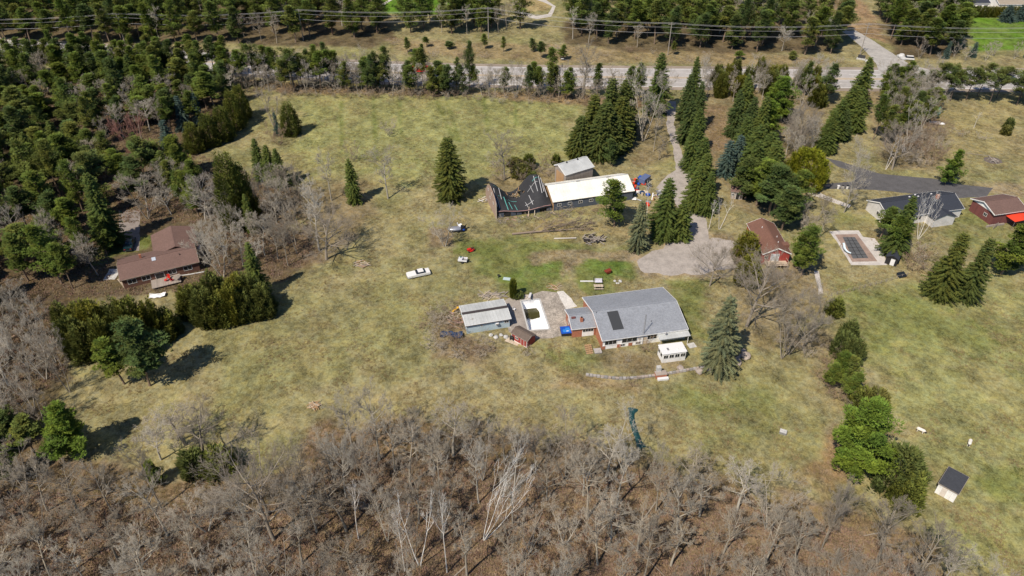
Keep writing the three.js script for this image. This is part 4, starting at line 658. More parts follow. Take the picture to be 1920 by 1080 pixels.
{ // three recycling carts by the asphalt drive
  for (let k = 0; k < 3; k++) { const p = G(1571 + k * 8.5, 354), t = thing('wheelie_bin', 'white wheeled bin with a dark lid in the row at asphalt drive', 'bin', V(p.x, 0, p.z), 0, 'row of three bins'); const b = cyl(.36, .46, .95, 4, 0, .5, 0); b.rotateY(Math.PI / 4); part(t, 'body', b, mat.cleanWhite); part(t, 'lid', rbox(.72, .1, .72, .04, 0, 1.03, 0), k ? mat.dark : mat.cleanWhite); for (const x of [-.3, .3]) part(t, 'wheel', cyl(.1, .1, .08, 10, x, .1, -.36, 0, Math.PI / 2), mat.rubber); } }
{ // small sailing dinghy with folded green parasol
  const p = G(1757, 231), t = thing('rowing_boat', 'upturned white rowing boat on the grass under the trees', 'boat', V(p.x, 0, p.z), -.35); const g = new THREE.SphereGeometry(1, 20, 10, 0, 6.3, 0, Math.PI / 2); g.scale(2.6, .6, .8); part(t, 'hull', g, mat.cleanWhite); part(t, 'keel', box(4.6, .12, .08, 0, .58, 0), mat.lampGrey);
  const q = G(1755, 224), u = thing('folded_parasol', 'closed teal green parasol standing behind the upturned boat', 'parasol', V(q.x, 0, q.z)); part(u, 'canopy', new THREE.LatheGeometry([[.05, .9], [.75, 2.3], [.7, 2.8], [.25, 4.2], [.02, 4.6]].map(v => new THREE.Vector2(...v)), 10), M(.06, .26, .22)); part(u, 'pole', cyl(.04, .04, 2.4, 8, 0, 1.2, 0), mat.lampGrey);
  const w = G(1692, 285), s = thing('white_board_sign', 'white board leaning against the birch clump', 'board', V(w.x, 0, w.z), .5); part(s, 'panel', box(1.4, 2.2, .08, 0, 1.3, 0, -.4), mat.cleanWhite); part(s, 'prop', bar(V(0, 0, -1.3), V(0, 1.8, -.35), .04), mat.greyWood); }
{ // fire ring
  const p = G(1862, 301), t = thing('fire_ring', 'charred ring of logs on the pasture behind the dark-roofed house', 'fire pit', V(p.x, 0, p.z)); part(t, 'ash', poly(rough(Array.from({ length: 10 }, (_, k) => [Math.cos(k * .628) * 2.6, Math.sin(k * .628) * 2.4]), .5, .3, 2), .03, .02), mt(.13, .11, .1)); const R = rng(4); for (let k = 0; k < 9; k++) { const a = R() * 6.28, r = R() * 1.8, b = R() * 3.1; part(t, 'log', bar(V(Math.cos(a) * r - Math.cos(b), .2 + R() * .2, Math.sin(a) * r - Math.sin(b)), V(Math.cos(a) * r + Math.cos(b), .15, Math.sin(a) * r + Math.sin(b)), .12, 7), k % 2 ? mat.greyWood : mat.poleWood); }
  const q = G(1830, 289); solo('fallen_pole', 'thin dark pole lying on the pasture beside the fire ring', 'pole', bar(V(-4, .08, -1), V(4, .08, 1.6), .06), mat.greyWood, V(q.x, 0, q.z)); }
// heaps of poles and boards
function heap(name, label, cat, px, py, n, len, rx, rz, m, seed, h = .35, r = .07) {
  const p = G(px, py), t = thing(name, label, cat, V(p.x, 0, p.z)), R = rng(seed);
  for (let k = 0; k < n; k++) { const a = R() * 6.28, q = Math.sqrt(R()), x = Math.cos(a) * q * rx, z = Math.sin(a) * q * rz, d = (R() - .5) * 2.2, l = len * (.5 + R() * .6) / 2; part(t, 'board', plank(V(x - Math.cos(d) * l, .08 + R() * h, z - Math.sin(d) * l), V(x + Math.cos(d) * l, .08 + R() * h, z + Math.sin(d) * l), r * 2.4, r), m[k % m.length]); }
  return t;
}
heap('board_pile', 'pile of weathered boards behind the pool house', 'board pile', 926, 555, 26, 3.4, 3.2, 1.4, [mat.greyWood, mat.poleWood, mat.paleWood], 11);
heap('brush_pile', 'low brush pile of sticks on the lawn edge near the bare oak', 'brush pile', 679, 496, 22, 2.4, 1.5, 1.8, [mat.paleWood, mat.rawWood, mat.greyWood], 12);
heap('burn_pile', 'charred log pile in the dry grass below the collapsed barn', 'log pile', 1112, 450, 40, 3, 3.2, 1.8, [mat.dark, mat.poleWood, mat.greyWood, mat.strip], 13, .7, .1);
heap('rubble_pile', 'pile of broken boards beside the pool house wall', 'rubble', 855, 603, 34, 1.8, 2.2, 3, [mat.paleWood, mat.pink, mat.greyWood, mat.rawWood], 14, .6);
heap('stick_heap', 'round heap of dry sticks alone on the dry lawn', 'brush pile', 590, 762, 40, 1.6, 1, 1, [mat.rawWood, mat.paleWood], 15, .5, .05);
heap('plank_heap', 'scattered boards by the collapsed barn end wall', 'board pile', 909, 376, 14, 1.8, 1.6, 1.8, [mat.paleWood, mat.white, mat.greyWood], 16);
heap('twig_heap', 'scatter of light sticks at the concrete walk behind the house', 'brush pile', 1040, 540, 18, 1.8, 1.5, 1.2, [mat.paleWood, mat.rawWood], 18, .2, .05);
{ const p = G(1079, 448); const g = bar(V(-3.6, .25, .2), V(2.2, .25, -.1), .2, 8, .14); solo('birch_log', 'pale birch log lying beside the charred log pile', 'log', g, M(.6, .56, .5), V(p.x - 2, 0, p.z)); }
{ const p = G(843, 629), g = new THREE.PlaneGeometry(5, 1.8, 24, 10); g.rotateX(-Math.PI / 2); const a = g.attributes.position; for (let i = 0; i < a.count; i++) a.setXYZ(i, a.getX(i), .08 + .75 * noise(a.getX(i) * 1.1 + 4, a.getZ(i) * 1.5 + 4, 12), a.getZ(i) + .5 * Math.sin(a.getX(i) * 1.3)); g.computeVertexNormals(); solo('blue_tarp', 'crumpled dark blue tarp at the pool house corner', 'tarp', g, mat.tarp, V(p.x + .4, 0, p.z), .1);
  const y = G(856, 583), t = thing('yellow_slide', 'yellow toy slide against the pool house end wall', 'toy slide', V(y.x, 0, y.z), .4); part(t, 'chute', plank(V(-1, .1, 0), V(.5, 1, 0), .5, .08), mat.yellow); part(t, 'ladder', [bar(V(.5, 1, -.2), V(.9, 0, -.2), .05), bar(V(.5, 1, .2), V(.9, 0, .2), .05)], mat.yellow);
  const b = G(931, 629); for (let k = 0; k < 4; k++) solo('garden_rock', 'pale boulder in front of the pool house', 'rock', rock(.45 + .1 * (k % 2), k + 20), mat.paleConcrete, V(b.x - 1.2 + k * 1.1, .15, b.z + (k % 2) * .7), k, 'rocks before the pool house'); }
{ // long dark green cover strip on the lawn
  const pts = [[1187, 766], [1184, 780], [1188, 800], [1194, 818], [1199, 832], [1205, 841]].map(q => G(...q)), c = new THREE.CatmullRomCurve3(pts), n = 60, pos = [], idx = [];
  for (let i = 0; i <= n; i++) { const p = c.getPointAt(i / n), q = c.getTangentAt(i / n), s = V(-q.z, 0, q.x), w = .55 + .45 * Math.exp(-((((i / n) - .03) / .06) ** 2)) + .25 * sstep(.8, .95, i / n); for (let k = 0; k <= 5; k++) { const o = (k / 5 - .5) * 2 * w; pos.push(p.x + s.x * o, .04 + .5 * noise(i * .45, k * .9 + 3, 6) * (1 - Math.abs(k / 5 - .5) * 1.6), p.z + s.z * o); if (i && k) { const b = i * 6 + k; idx.push(b - 7, b - 6, b - 1, b - 6, b, b - 1); } } }
  const g = new THREE.BufferGeometry(); g.setAttribute('position', new THREE.Float32BufferAttribute(pos, 3)); g.setIndex(idx); g.computeVertexNormals(); solo('green_tarp', 'long crumpled dark teal tarp stretched down the lawn to the woods', 'tarp', g, M(.008, .055, .06, { roughness: .6 })); }
// ---------------------------------------------------------------- retaining wall, boulders, stone hearth
{
  const wallGrey = mt(.24, .23, .22), R = rng(33), line = [[1098, 704], [1130, 708], [1165, 711], [1225, 706], [1262, 700], [1300, 693], [1330, 688], [1362, 680], [1384, 672], [1396, 660]].map(q => G(...q)), c = new THREE.CatmullRomCurve3(line), t = thing('retaining_wall', 'low dry-stone retaining wall curving below the house lawn', 'wall');
  const L = c.getLength(), n = Math.floor(L / .75); for (let k = 0; k < n; k++) { const p = c.getPointAt((k + .5) / n), q = c.getTangentAt((k + .5) / n); for (let y = 0; y < 2; y++) part(t, 'stone', rbox(.72 * (.8 + .3 * R()), .26, .5 * (.8 + .4 * R()), .06, p.x, .14 + y * .24, p.z, Math.atan2(-q.z, q.x) + (R() - .5) * .2), [mat.stone, mat.stone, mat.concrete, wallGrey][Math.floor(R() * 4)]); }
  const bs = [[1275, 692, .7], [1311, 698, .8], [1332, 694, .9], [1357, 694, 1.0], [1382, 682, .8], [1398, 670, 1.0], [1394, 660, .6], [1370, 666, .7]]; bs.forEach(([x, y, r], k) => { const p = G(x, y); solo('boulder', 'tan boulder along the wall below the tall spruce', 'boulder', rock(r, k + 40, .8), mat.stone, V(p.x, r * .4, p.z), k, 'boulders along the retaining wall'); });
  const h = G(1239, 708), f = thing('stone_hearth', 'stone outdoor hearth with a white trough built into the wall', 'hearth', V(h.x, 0, h.z), .15);
  part(f, 'block', rbox(2.3, 1, 1.2, .05, 0, .5, -.3), mat.brick); part(f, 'slab', rbox(2.4, .12, 1.3, .03, 0, 1.06, -.3), mat.stone); part(f, 'trough', rbox(2.3, .55, .6, .05, .2, .3, .7), mat.cleanWhite); part(f, 'chimney', rbox(.9, 1.2, .8, .04, -.3, 1.6, -1), mat.paleConcrete); }
// pasture rail fence
{
  const pts = [[1558, 556], [1600, 545], [1650, 532], [1700, 518]].map(q => G(...q)), c = new THREE.CatmullRomCurve3(pts), t = thing('rail_fence', 'low dark wire fence between the covered pool lawn and pasture', 'fence'), n = 14;
  for (let k = 0; k <= n; k++) { const p = c.getPointAt(k / n); part(t, 'post', box(.09, 1.1, .09, p.x, .55, p.z), mat.greyWood); if (k) { const q = c.getPointAt((k - 1) / n); for (const y of [.45, .95]) part(t, 'rail', bar(V(q.x, y, q.z), V(p.x, y, p.z), .025, 4), mat.greyWood); } } }
// ---------------------------------------------------------------- sheep
function isoBody(sdf, lo, hi, res, m) {
  const mc = new MarchingCubes(res, m, false, false, 60000); mc.isolation = 0; const size = mc.size, h = size / 2;
  for (let z = 0; z < size; z++) for (let y = 0; y < size; y++) for (let x = 0; x < size; x++) { const f = (i, a, b) => a + (b - a) * (i / size); mc.field[x + y * size + z * size * size] = -sdf(f(x, lo.x, hi.x), f(y, lo.y, hi.y), f(z, lo.z, hi.z)); }
  mc.update(); const n = mc.count ?? mc.geometry.drawRange.count, P = new Float32Array(n * 3), N = mc.normalArray.slice(0, n * 3);
  for (let i = 0; i < n; i++) for (let k = 0; k < 3; k++) { const a = ['x', 'y', 'z'][k]; P[i * 3 + k] = lo[a] + (hi[a] - lo[a]) * (mc.positionArray[i * 3 + k] + 1) / 2; }
  void h; const g = new THREE.BufferGeometry(); g.setAttribute('position', new THREE.BufferAttribute(P, 3)); g.computeVertexNormals(); void N; return g;
}
{
  const caps = [[[-.42, .68, 0], [.38, .7, 0], .27, .25], [[.38, .78, 0], [.62, .72, 0], .15, .1], ...[[-.42, .12], [-.42, -.12], [.34, .12], [.34, -.12]].map(([x, z]) => [[x, .55, z], [x + (x < 0 ? -.05 : .02), .04, z * 1.1], .09, .045]), [[-.62, .72, 0], [-.72, .5, 0], .07, .05]];
  const sd = (x, y, z) => { let d = 9; for (const [a, b, r0, r1] of caps) { const bx = b[0] - a[0], by = b[1] - a[1], bz = b[2] - a[2], t = Math.max(0, Math.min(1, ((x - a[0]) * bx + (y - a[1]) * by + (z - a[2]) * bz) / (bx * bx + by * by + bz * bz))); const q = Math.hypot(x - a[0] - bx * t, y - a[1] - by * t, z - a[2] - bz * t) - (r0 + (r1 - r0) * t); const h = Math.max(0, .08 - Math.abs(d - q)) / .08; d = Math.min(d, q) - h * h * .02; } return d + .015 * Math.sin(x * 30) * Math.sin(y * 28) * Math.sin(z * 30); };
  const wool = M(.78, .74, .66), face = M(.03, .028, .025), bg = isoBody(sd, V(-.95, -.05, -.5), V(.95, 1.15, .5), 44, wool);
  const hd = new THREE.SphereGeometry(.12, 14, 10); hd.scale(1.5, .95, .85); hd.rotateZ(-.75); hd.translate(.74, .6, 0);
  const ears = [-1, 1].map(s => { const e = new THREE.SphereGeometry(.06, 8, 6); e.scale(.6, .5, 1.6); e.translate(.66, .72, s * .15); return e; });
  for (const [x, y, a, l] of [[1725, 811, -.7, 'white sheep with a dark head grazing beside the bright pine'], [1816, 834, -2.2, 'white sheep with a dark head grazing in open pasture above the shelter']]) { const p = G(x, y), t = thing('sheep', l, 'sheep', V(p.x, 0, p.z), a); t.scale.setScalar(1.15); const b = part(t, 'body', bg, wool); void b; part(t, 'head', [hd.clone(), ...ears.map(e => e.clone())], face); }
}
// ---------------------------------------------------------------- utility poles and wires
{
  const bases = [[-130, 92], [235, 83], [569, 76], [916, 72], [1252, 103], [1612, 104], [2010, 108]].map(q => G(...q)), H = 13.2; const tops = [];
  bases.forEach((p, i) => { const t = thing('utility_pole', i == 1 ? 'timber utility pole with a transformer beyond the highway' : 'timber utility pole on the grassy verge beyond the highway', 'utility pole', V(p.x, 0, p.z), 0, 'utility poles along the highway');
    part(t, 'shaft', cyl(.2, .13, H, 8, 0, H / 2, 0), mat.poleWood); part(t, 'crossarm', box(2.6, .14, .12, 0, H - .8, .12), mat.greyWood); for (const x of [-1.1, .4, 1.1]) part(t, 'insulator', cyl(.06, .05, .22, 8, x, H - .6, .12), mat.lampGrey);
    if (i == 1) { delete t.userData.group; part(t, 'transformer', cyl(.32, .32, 1, 12, .5, H - 3, .1), mat.lampGrey); }
    tops.push(p); });
  for (const [dy, dz, l] of [[-.45, -.8, 'topmost overhead power wire along the highway'], [-.45, .3, 'second overhead power wire along the highway'], [-1.9, .2, 'third overhead power wire along the highway'], [-4.2, .2, 'lowest overhead telephone cable along the highway']]) {
    const pts = []; for (let i = 0; i < tops.length - 1; i++) for (let k = 0; k < 12; k++) { const u = k / 12, p = tops[i].clone().lerp(tops[i + 1], u); pts.push(V(p.x, H + dy - 4 * 1.5 * u * (1 - u), p.z + dz)); }
    solo('power_line', l, 'wire', new THREE.TubeGeometry(new THREE.CatmullRomCurve3(pts), 160, dy < -4 ? .05 : .04, 4), M(.4, .4, .4, { roughness: .4 })); }
  const s = G(1063, 166), t = thing('street_lamp', 'leaning roadside lamp post with a pale lamp head among bare trees', 'street lamp', V(s.x, 0, s.z)); part(t, 'shaft', cyl(.12, .08, 11, 8, 0, 5.5, 0), mat.poleWood); part(t, 'arm', bar(V(0, 10.6, 0), V(-1.8, 11.2, 0), .05), mat.lampGrey); part(t, 'lamp_head', rbox(1, .18, .35, .06, -2.2, 11.2, 0), mat.cleanWhite);
  const d = G(1614, 97), u = thing('side_pole', 'dark timber pole standing at the side road', 'utility pole', V(d.x, 0, d.z)); part(u, 'shaft', cyl(.2, .15, 7.5, 8, 0, 3.75, 0), mat.greyWood); part(u, 'step_bolt', bar(V(-.3, 5, 0), V(.3, 5, 0), .03), mat.lampGrey);
  const sg = G(1614, 112), v = thing('entrance_sign', 'dark slanted entrance board on a stone plinth at the road junction', 'sign', V(sg.x, 0, sg.z), -.5); part(v, 'board', box(2.8, 1.3, .15, 0, 1.3, 0, -.3), mat.dark); part(v, 'plinth', [rbox(3.4, .7, .8, .05, 0, .35, 0)], mat.paleConcrete);
  for (const [x, y, r, k] of [[1688, 108, 1.5, 1], [1694, 112, 1.1, 2], [1625, 116, .8, 3]]) { const p = G(x, y); solo('roadside_boulder', 'large pale boulder at the mouth of the side road', 'boulder', rock(r, k + 70, .8), mat.paleConcrete, V(p.x, r * .4, p.z), k, 'boulders at the road junction'); }
}
// ---------------------------------------------------------------- trees: a few built variants of each kind, cloned to their places
class Leaves {
  constructor() { this.p = []; this.c = []; }
  tri(a, b, c, k) { this.p.push(a[0], a[1], a[2], b[0], b[1], b[2], c[0], c[1], c[2]); for (let i = 0; i < 3; i++) this.c.push(k[0], k[1], k[2]); }
  geo() { const g = new THREE.BufferGeometry(); g.setAttribute('position', new THREE.Float32BufferAttribute(this.p, 3)); g.setAttribute('color', new THREE.Float32BufferAttribute(this.c, 3)); g.computeVertexNormals(); return g; }
}
class Wood {                                                        // tapered tubes
  constructor() { this.p = []; this.n = []; this.i = []; }
  tube(pts, rad, sides) {
    const b0 = this.p.length / 3, m = pts.length;
    for (let k = 0; k < m; k++) {
      const a = pts[Math.max(0, k - 1)], b = pts[Math.min(m - 1, k + 1)], d = V(b.x - a.x, b.y - a.y, b.z - a.z).normalize(), s = (Math.abs(d.y) > .9 ? V(1, 0, 0) : V(0, 1, 0)).cross(d).normalize(), q = d.clone().cross(s);
      for (let j = 0; j < sides; j++) { const t = j / sides * 6.2832, cx = Math.cos(t), sx = Math.sin(t), nx = s.x * cx + q.x * sx, ny = s.y * cx + q.y * sx, nz = s.z * cx + q.z * sx; this.p.push(pts[k].x + nx * rad[k], pts[k].y + ny * rad[k], pts[k].z + nz * rad[k]); this.n.push(nx, ny, nz); }
      if (k) for (let j = 0; j < sides; j++) { const j2 = (j + 1) % sides, o = b0 + (k - 1) * sides, u = o + sides; this.i.push(o + j, o + j2, u + j, o + j2, u + j2, u + j); }
    }
  }
  twig(a, b, r) { const d = V(b.x - a.x, b.y - a.y, b.z - a.z).normalize(), s = V(d.z, .3, -d.x).normalize(), q = d.clone().cross(s), o = this.p.length / 3; for (let j = 0; j < 3; j++) { const t = j * 2.0944, nx = s.x * Math.cos(t) + q.x * Math.sin(t), ny = s.y * Math.cos(t) + q.y * Math.sin(t), nz = s.z * Math.cos(t) + q.z * Math.sin(t); this.p.push(a.x + nx * r, a.y + ny * r, a.z + nz * r); this.n.push(nx, ny, nz); } this.p.push(b.x, b.y, b.z); this.n.push(d.x, d.y, d.z); this.i.push(o, o + 1, o + 3, o + 1, o + 2, o + 3, o + 2, o, o + 3); }
  geo() { const g = new THREE.BufferGeometry(); g.setAttribute('position', new THREE.Float32BufferAttribute(this.p, 3)); g.setAttribute('normal', new THREE.Float32BufferAttribute(this.n, 3)); g.setIndex(this.i); return g; }
}
const tint = (R, v = .22) => { const k = 1 - v + 2 * v * R(), w = (R() - .5) * v * .8; return [k * (1 + w), k, k * (1 - w)]; };
function spruce(H, Rd, seed, o = {}) {
  const R = rng(seed), L = new Leaves(), gap = o.gap ?? 0, lowest = o.lowest ?? .05;
  for (let y = H * lowest; y < H * .985; y += (.4 + .12 * R()) * (o.step ?? 1)) {
    const f = 1 - y / H, rad = Rd * Math.pow(f, o.pow ?? .8) * (1 - .25 * sstep(.75, 1, f)) + .12, nb = Math.ceil(5 + rad * 2.3);
    for (let b = 0; b < nb; b++) {
      if (R() < gap) continue;
      const az = (b + R()) / nb * 6.283, len = rad * (.55 + .4 * R() + .62 * (noise(az * 1.3 + 11, y * .45 + seed, seed) - .3)), dr = -.5 * f + .28 + (R() - .5) * .25 + (o.droop ?? 0), ca = Math.cos(az), sa = Math.sin(az), k = tint(R, .25), n = Math.max(2, Math.ceil(len / .23));
      for (let s = 1; s <= n; s++) {
        const t = s / n, r = len * t, yy = y + dr * r - .12 * r * r / Math.max(1, len) * (o.curl ?? 1) + (R() - .5) * .08, x = ca * r, z = sa * r, spread = (.2 + .42 * (1 - t) * Math.min(1, len / 2)) * (.8 + .4 * R()) * (o.spray ?? 1);
        for (const sd of [-1, 1]) { const tx = x - sa * sd * spread + ca * .26, tz = z + ca * sd * spread + sa * .26, ty = yy - .06 - .12 * R(); L.tri([x - ca * .14, yy + .04, z - sa * .14], [x + ca * .1, yy + .02, z + sa * .1], [tx, ty, tz], k); if (R() < .75) L.tri([x - ca * .1, yy, z - sa * .1], [x + ca * .12, yy, z + sa * .12], [x - sa * sd * spread * .6, yy - .32 - .2 * R(), z + ca * sd * spread * .6], k); }
      }
      const yt = y + dr * len - .12 * len; L.tri([ca * len * .85 - sa * .1, yt, sa * len * .85 + ca * .1], [ca * len * .85 + sa * .1, yt, sa * len * .85 - ca * .1], [ca * (len + .35), yt + .05, sa * (len + .35)], k);
    }
  }
  const W = new Wood(); W.tube([V(0, 0, 0), V(0, H * .5, 0), V(0, H * .98, 0)], [H * .016, H * .009, .02], 7); return { crown: L.geo(), trunk: W.geo(), H, R: Rd };
}
function tuft(L, R, x, y, z, r, flat, n, k0, len = .42) {
  for (let i = 0; i < n; i++) { const a = R() * 6.283, u = R() * 2 - 1, q = Math.cbrt(.25 + .75 * R()), h = Math.sqrt(1 - u * u), dx = Math.cos(a) * h, dy = u, dz = Math.sin(a) * h, px = x + dx * r * q, py = y + dy * r * flat * q, pz = z + dz * r * q, l = len * (.7 + .6 * R()), w = .09 + .08 * R(); let ex = dx + (R() - .5), ey = dy * .6 + .35 + (R() - .5) * .6, ez = dz + (R() - .5); const e = Math.hypot(ex, ey, ez); ex /= e; ey /= e; ez /= e; const sx = ez, sz = -ex, m = .82 + .36 * R(); L.tri([px - sx * w, py, pz - sz * w], [px + sx * w, py, pz + sz * w], [px + ex * l, py + ey * l, pz + ez * l], k0.map(c => c * m)); }
}
function pine(H, Rd, seed, o = {}) {
  const R = rng(seed), L = new Leaves(), W = new Wood(), lean = [(R() - .5) * .12, (R() - .5) * .12], low = o.low ?? .38, ax = t => V(lean[0] * H * t * t + .25 * Math.sin(t * 5 + seed), H * t, lean[1] * H * t * t + .25 * Math.cos(t * 4 + seed));
  const tp = [], tr = []; for (let k = 0; k <= 6; k++) { tp.push(ax(k / 6 * .97)); tr.push(H * .014 * (1 - k / 6 * .85) + .02); } W.tube(tp, tr, 7);
  const nl = o.limbs ?? 36;
  for (let b = 0; b < nl; b++) {
    const u = (b + R() * .8) / nl, t = low + (1 - low) * u, base = ax(Math.min(t, .97)), az = b * 2.4 + R(), shp = o.flat ? Math.sin(Math.PI * Math.min(1, .25 + u * .72)) : Math.pow(1 - u, .7) * (.55 + .45 * sstep(0, .25, u)), len = Math.max(.5, Rd * shp * (.42 + .9 * R())), ris = .15 + .5 * u + (R() - .5) * .3, tip = V(base.x + Math.cos(az) * len, base.y + ris * len, base.z + Math.sin(az) * len);
    W.tube([base, base.clone().lerp(tip, .5).add(V(0, -.06 * len, 0)), tip], [.03 + len * .022, .02 + len * .012, .015], 4);
    const k0 = tint(R, .28), nc = Math.max(2, Math.round(len / .75)); for (let c = 0; c < nc; c++) { const s = .35 + .7 * (c + R() * .7) / nc, q = base.clone().lerp(tip, s), r = (.6 + .5 * R()) * (o.clump ?? 1); tuft(L, R, q.x + (R() - .5) * .9, q.y + .1 + (R() - .5) * .7, q.z + (R() - .5) * .9, r * (.7 + .5 * R()), .6, o.n ?? 72, k0); }
  }
  const top = ax(.98); tuft(L, R, top.x, top.y, top.z, .6, .9, 90, tint(R)); return { crown: L.geo(), trunk: W.geo(), H, R: Rd };
}
function cedar(H, Rd, seed, o = {}) {                              // sprays gathered in upright clumps round a lobed body
  const R = rng(seed), L = new Leaves(), lobes = 3 + Math.floor(R() * 3), ph = R() * 6, cr = o.cr ?? .5, area = 6.283 * Rd * H * (o.round ? .75 : o.col ? .9 : .62), n = Math.round(area / (cr * cr) * (o.dense ?? .62));
  for (let i = 0; i < n; i++) {
    const v = (i + R()) / n, f = o.round || o.col ? v * .97 : 1 - Math.sqrt(1 - v * .98), y = H * f, a = i * 2.39996 + R() * .8;
    const prof = o.round ? Math.sqrt(Math.max(.02, 1 - Math.pow(Math.abs(f - .4) / .6, 2.3))) : o.col ? Math.min(1, (1 - f) * 4 + .2) * (.8 + .2 * sstep(0, .2, f)) : Math.pow(1 - f, o.pow ?? .5) * (.75 + .25 * sstep(0, .2, f));
    const bump = 1 + (o.col ? .05 : .16) * Math.sin(lobes * a + ph + f * 3) + (o.col ? .12 : .5) * (noise(a * 1.6 + 20, f * H * .55 + seed, seed) - .5), r = Math.max(0, Rd * prof * bump - cr * .6 * R()), x = Math.cos(a) * r, z = Math.sin(a) * r, k0 = tint(R, .2), c = cr * (.7 + .6 * R());
    for (let j = 0; j < (o.n ?? 46); j++) { const b = R() * 6.283, u = R() * 2 - 1, h = Math.sqrt(1 - u * u), q = Math.cbrt(.2 + .8 * R()) * c, px = x + Math.cos(b) * h * q, py = Math.max(.05, y + u * q * 1.5), pz = z + Math.sin(b) * h * q, l = .28 + .26 * R(), w = .07 + .07 * R(), tx = Math.cos(b + 1.57), tz = Math.sin(b + 1.57), m = .8 + .4 * R(); L.tri([px - tx * w, py, pz - tz * w], [px + tx * w, py - .04, pz + tz * w], [px + (Math.cos(b) * .5 + Math.cos(a) * .4 + (R() - .5) * .5) * l, py + (.65 + .4 * (R() - .5)) * l, pz + (Math.sin(b) * .5 + Math.sin(a) * .4 + (R() - .5) * .5) * l], k0.map(e => e * m)); }
  }
  const W = new Wood(); W.tube([V(0, 0, 0), V(0, H * .55, 0)], [H * .02 + .04, .05], 6); return { crown: L.geo(), trunk: W.geo(), H, R: Rd };
}
function bare(H, Rd, seed, o = {}) {
  const R = rng(seed), T = new Wood(), L = new Wood(), stems = o.stems ?? 1, fork = o.fork ?? .38, up = o.up ?? .55;
  const rv = s => V((R() - .5) * s, (R() - .5) * s, (R() - .5) * s);
  function grow(p, d, len, rad, depth) {
    const tip = depth >= (o.depth ?? 5);
    if (tip) { const e = p.clone().addScaledVector(d, len); L.twig(p, e, rad); return; }
    const nseg = depth < 3 ? 3 : 2, pts = [p], rs = [rad]; let q = p, dd = d.clone();
    for (let k = 1; k <= nseg; k++) { dd = dd.clone().add(rv(.3)).add(V(0, .16 * up, 0)).normalize(); q = q.clone().addScaledVector(dd, len / nseg); pts.push(q); rs.push(rad * (1 - .62 * k / nseg)); }
    L.tube(pts, rs, depth < 2 ? 5 : 3);
    const n = (o.kids ?? [0, 6, 5, 5, 5])[depth] ?? 4;
    for (let k = 0; k < n; k++) { const t = .25 + .75 * (k + R()) / n, s = Math.min(nseg - 1e-3, t * nseg), i = Math.floor(s), b = pts[i].clone().lerp(pts[i + 1], s - i), ax = rv(2).normalize(), cd = dd.clone().addScaledVector(ax, .55 + .5 * R()).add(V(0, .25 * up, 0)).normalize(); grow(b, cd, len * (.42 + .25 * R()) * (1.15 - .4 * t), Math.max(o.fine ?? .011, rad * (.46 - .2 * t)), depth + 1); }
  }
  for (let s = 0; s < stems; s++) {
    const az0 = s / stems * 6.283 + R(), sp = stems > 1 ? (o.spread ?? .35) : .05, d0 = V(Math.cos(az0) * sp, 1, Math.sin(az0) * sp).normalize(), r0 = H * (o.thick ?? .017) / Math.sqrt(stems), pts = [], rs = []; let q = V(Math.cos(az0) * .15 * (stems > 1), 0, Math.sin(az0) * .15 * (stems > 1)), d = d0.clone();
    for (let k = 0; k <= 6; k++) { pts.push(q); rs.push(r0 * (1 - .82 * k / 6)); d = d.clone().add(rv(.14)).normalize(); q = q.clone().addScaledVector(d, H * .86 / 6); }
    T.tube(pts, rs, 7);
    const nl = Math.round((o.limbs ?? 13) / stems);
    for (let b = 0; b < nl; b++) { const u = (b + R() * .6) / nl, t = fork + (1 - fork) * u, ss = Math.min(5.999, t * 6), i = Math.floor(ss), p = pts[i].clone().lerp(pts[i + 1], ss - i), az = b * 2.4 + R() * 1.2 + s, shape = o.vase ? .45 + .55 * u : Math.sin(Math.PI * (.25 + .65 * u)), len = Rd * shape * (.75 + .5 * R()); grow(p, V(Math.cos(az), up * (.55 + .8 * u) + .25, Math.sin(az)).normalize(), len, Math.max(.025, r0 * (.46 - .26 * u)), 1); }
  }
  return { crown: L.geo(), trunk: T.geo(), H, R: Rd };
}
const LEAF = 1.5, leafMat = (r, g, b) => { return P(r * LEAF, g * LEAF, b * LEAF, { vertexColors: true, roughness: .8 }); };
const woodMat = (r, g, b) => P(r * 1.3, g * 1.3, b * 1.3, { map: barkTex, roughness: .95 });
